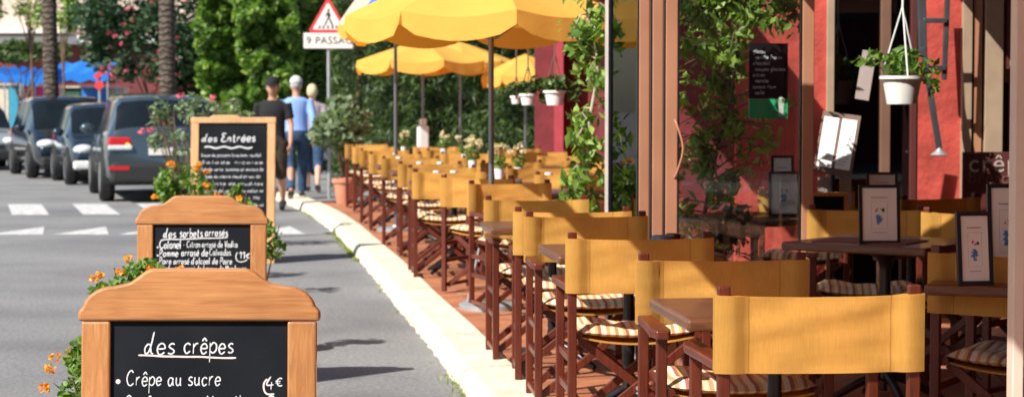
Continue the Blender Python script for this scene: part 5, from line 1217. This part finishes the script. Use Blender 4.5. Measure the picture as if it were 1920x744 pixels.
    for s in (-1, 1):
        hp, kn, an, to = legpts(s)
        if leg == 'long': b.tube([hp, kn, tuple(kn[i] + (an[i] - kn[i]) * .96 for i in range(3))], [.108, .076, .066], 12)
        else: b.tube([hp, kn, tuple(kn[i] + (an[i] - kn[i]) * (.12 if leg == 'short' else .42) for i in range(3))], [.108, .084, .078], 12)
    remesh('trousers' if leg == 'long' else 'shorts', b, bottom, t, .014, 2)
    for s in (-1, 1):
        hp, kn, an, to = legpts(s); b = MB(); b.tube([(an[0], an[1] - .07, an[2] - .045), (an[0], an[1] + .04, an[2] - .04), (to[0], to[1] + .02, to[2])], [.046, .048, .038], 12, sq=.9); b.build('shoe', shoe, t, smooth=True)
    b = MB(); b.ell((0, .005, 1.66), (.087, .102, .105), 18, 12)
    if fem: b.ell((0, -.035, 1.63), (.088, .085, .10), 16, 10)
    hm = b.build('hair', hair, t, smooth=True)
    if not fem:
        bm = bmesh.new(); bm.from_mesh(hm.data); bmesh.ops.delete(bm, geom=[v for v in bm.verts if v.co.z < 1.60 or (v.co.y > .05 and v.co.z < 1.69)], context='VERTS'); bm.to_mesh(hm.data); bm.free()
    else:
        bm = bmesh.new(); bm.from_mesh(hm.data); bmesh.ops.delete(bm, geom=[v for v in bm.verts if (v.co.y > .05 and v.co.z < 1.69)], context='VERTS'); bm.to_mesh(hm.data); bm.free()
    if cap:
        b = MB(); b.ell((0, .005, 1.68), (.095, .11, .10), 18, 12); cc = b.build('cap', cap, t, smooth=True)
        bm = bmesh.new(); bm.from_mesh(cc.data); bmesh.ops.delete(bm, geom=[v for v in bm.verts if v.co.z < 1.665], context='VERTS'); bm.to_mesh(cc.data); bm.free()
        b = MB(); b.add([(.075 * math.cos(a) * 1.02, .06 + .13 * math.sin(a), 1.672 - .02 * math.sin(a)) for a in [i * math.pi / 10 for i in range(11)]] + [(.075 * math.cos(a) * 1.02, .06 + .13 * math.sin(a), 1.682 - .02 * math.sin(a)) for a in [i * math.pi / 10 for i in range(11)]], [tuple(range(11)), tuple(range(21, 10, -1))] + [(i, i + 1, 12 + i, 11 + i) for i in range(10)]); b.build('cap_brim', cap, cc)
    return t
jeans = mat('blue_denim', (.025, .06, .13), .9, .3, 14); shirtb = mat('light_blue_cotton', (.24, .40, .78), .9, .1, 6); black = mat('black_cotton', (.010, .010, .012), .9, .3)
stripe = striped('striped_top', [(0, (.42, .36, .38)), (.5, (.25, .2, .23))], 2, 22); camo = mat('dark_brown_shorts', (.04, .03, .02), .9, .5, 12)
person((at(556, 29.3).x, 29.3, .08), R(8), 1.80, 'man in light blue long sleeved shirt and jeans walking away', 1.0, .7, shirtb, jeans, M['bumper'], mat('white_hair', (.42, .41, .41), .9, .3, 30, .6), M['skin'], sleeve='long', cap=mat('grey_white_cap', (.5, .5, .52), .9, .2, 20))
person((at(586, 31.6).x, 31.6, .08), R(4), 1.72, 'woman in striped top and cropped jeans walking away beside the man', -1.0, .6, stripe, jeans, M['bumper'], mat('blond_hair', (.60, .47, .30), .9, .2, 20), M['skinp'], fem=True, leg='crop')
person((at(512, 27.3).x, 27.3, 0), R(180), 1.84, 'man in black polo, cap and dark shorts walking toward the viewer', .9, .5, black, camo, M['bumper'], mat('dark_hair', (.03, .02, .015), .8, .2), M['skin'], cap=black, leg='short')

# ------------------------------------------------------------------ the street behind the viewer, seen only as reflections in the glass
def backtree(x, y, label):
    tree('leafy_tree', label, (x, y, 3.4), (2.6, 2.0, 2.3), 2600, 'leafC', .3, 2.6, 22, .34, tr=.16)
backtree(.2, -14.5, 'third street tree behind the viewer, between the other two'); backtree(-3.2, -13, 'street tree behind the viewer, reflected in the glass doors'); backtree(2.6, -15, 'second street tree behind the viewer, to the right')
bh = empty('town_house', (1, -24, 0), 0, 'dark red house behind the viewer across the square', 'building')
b = MB(); b.box(-16, 18, -6, 0, 0, 9); b.build('wall', M['redwall2'], bh)
for i in range(6):
    b = MB(); b.box(-13 + i * 5, -11.5 + i * 5, .0, .06, 3.6, 5.8); b.build('window', M['carglass'], bh)
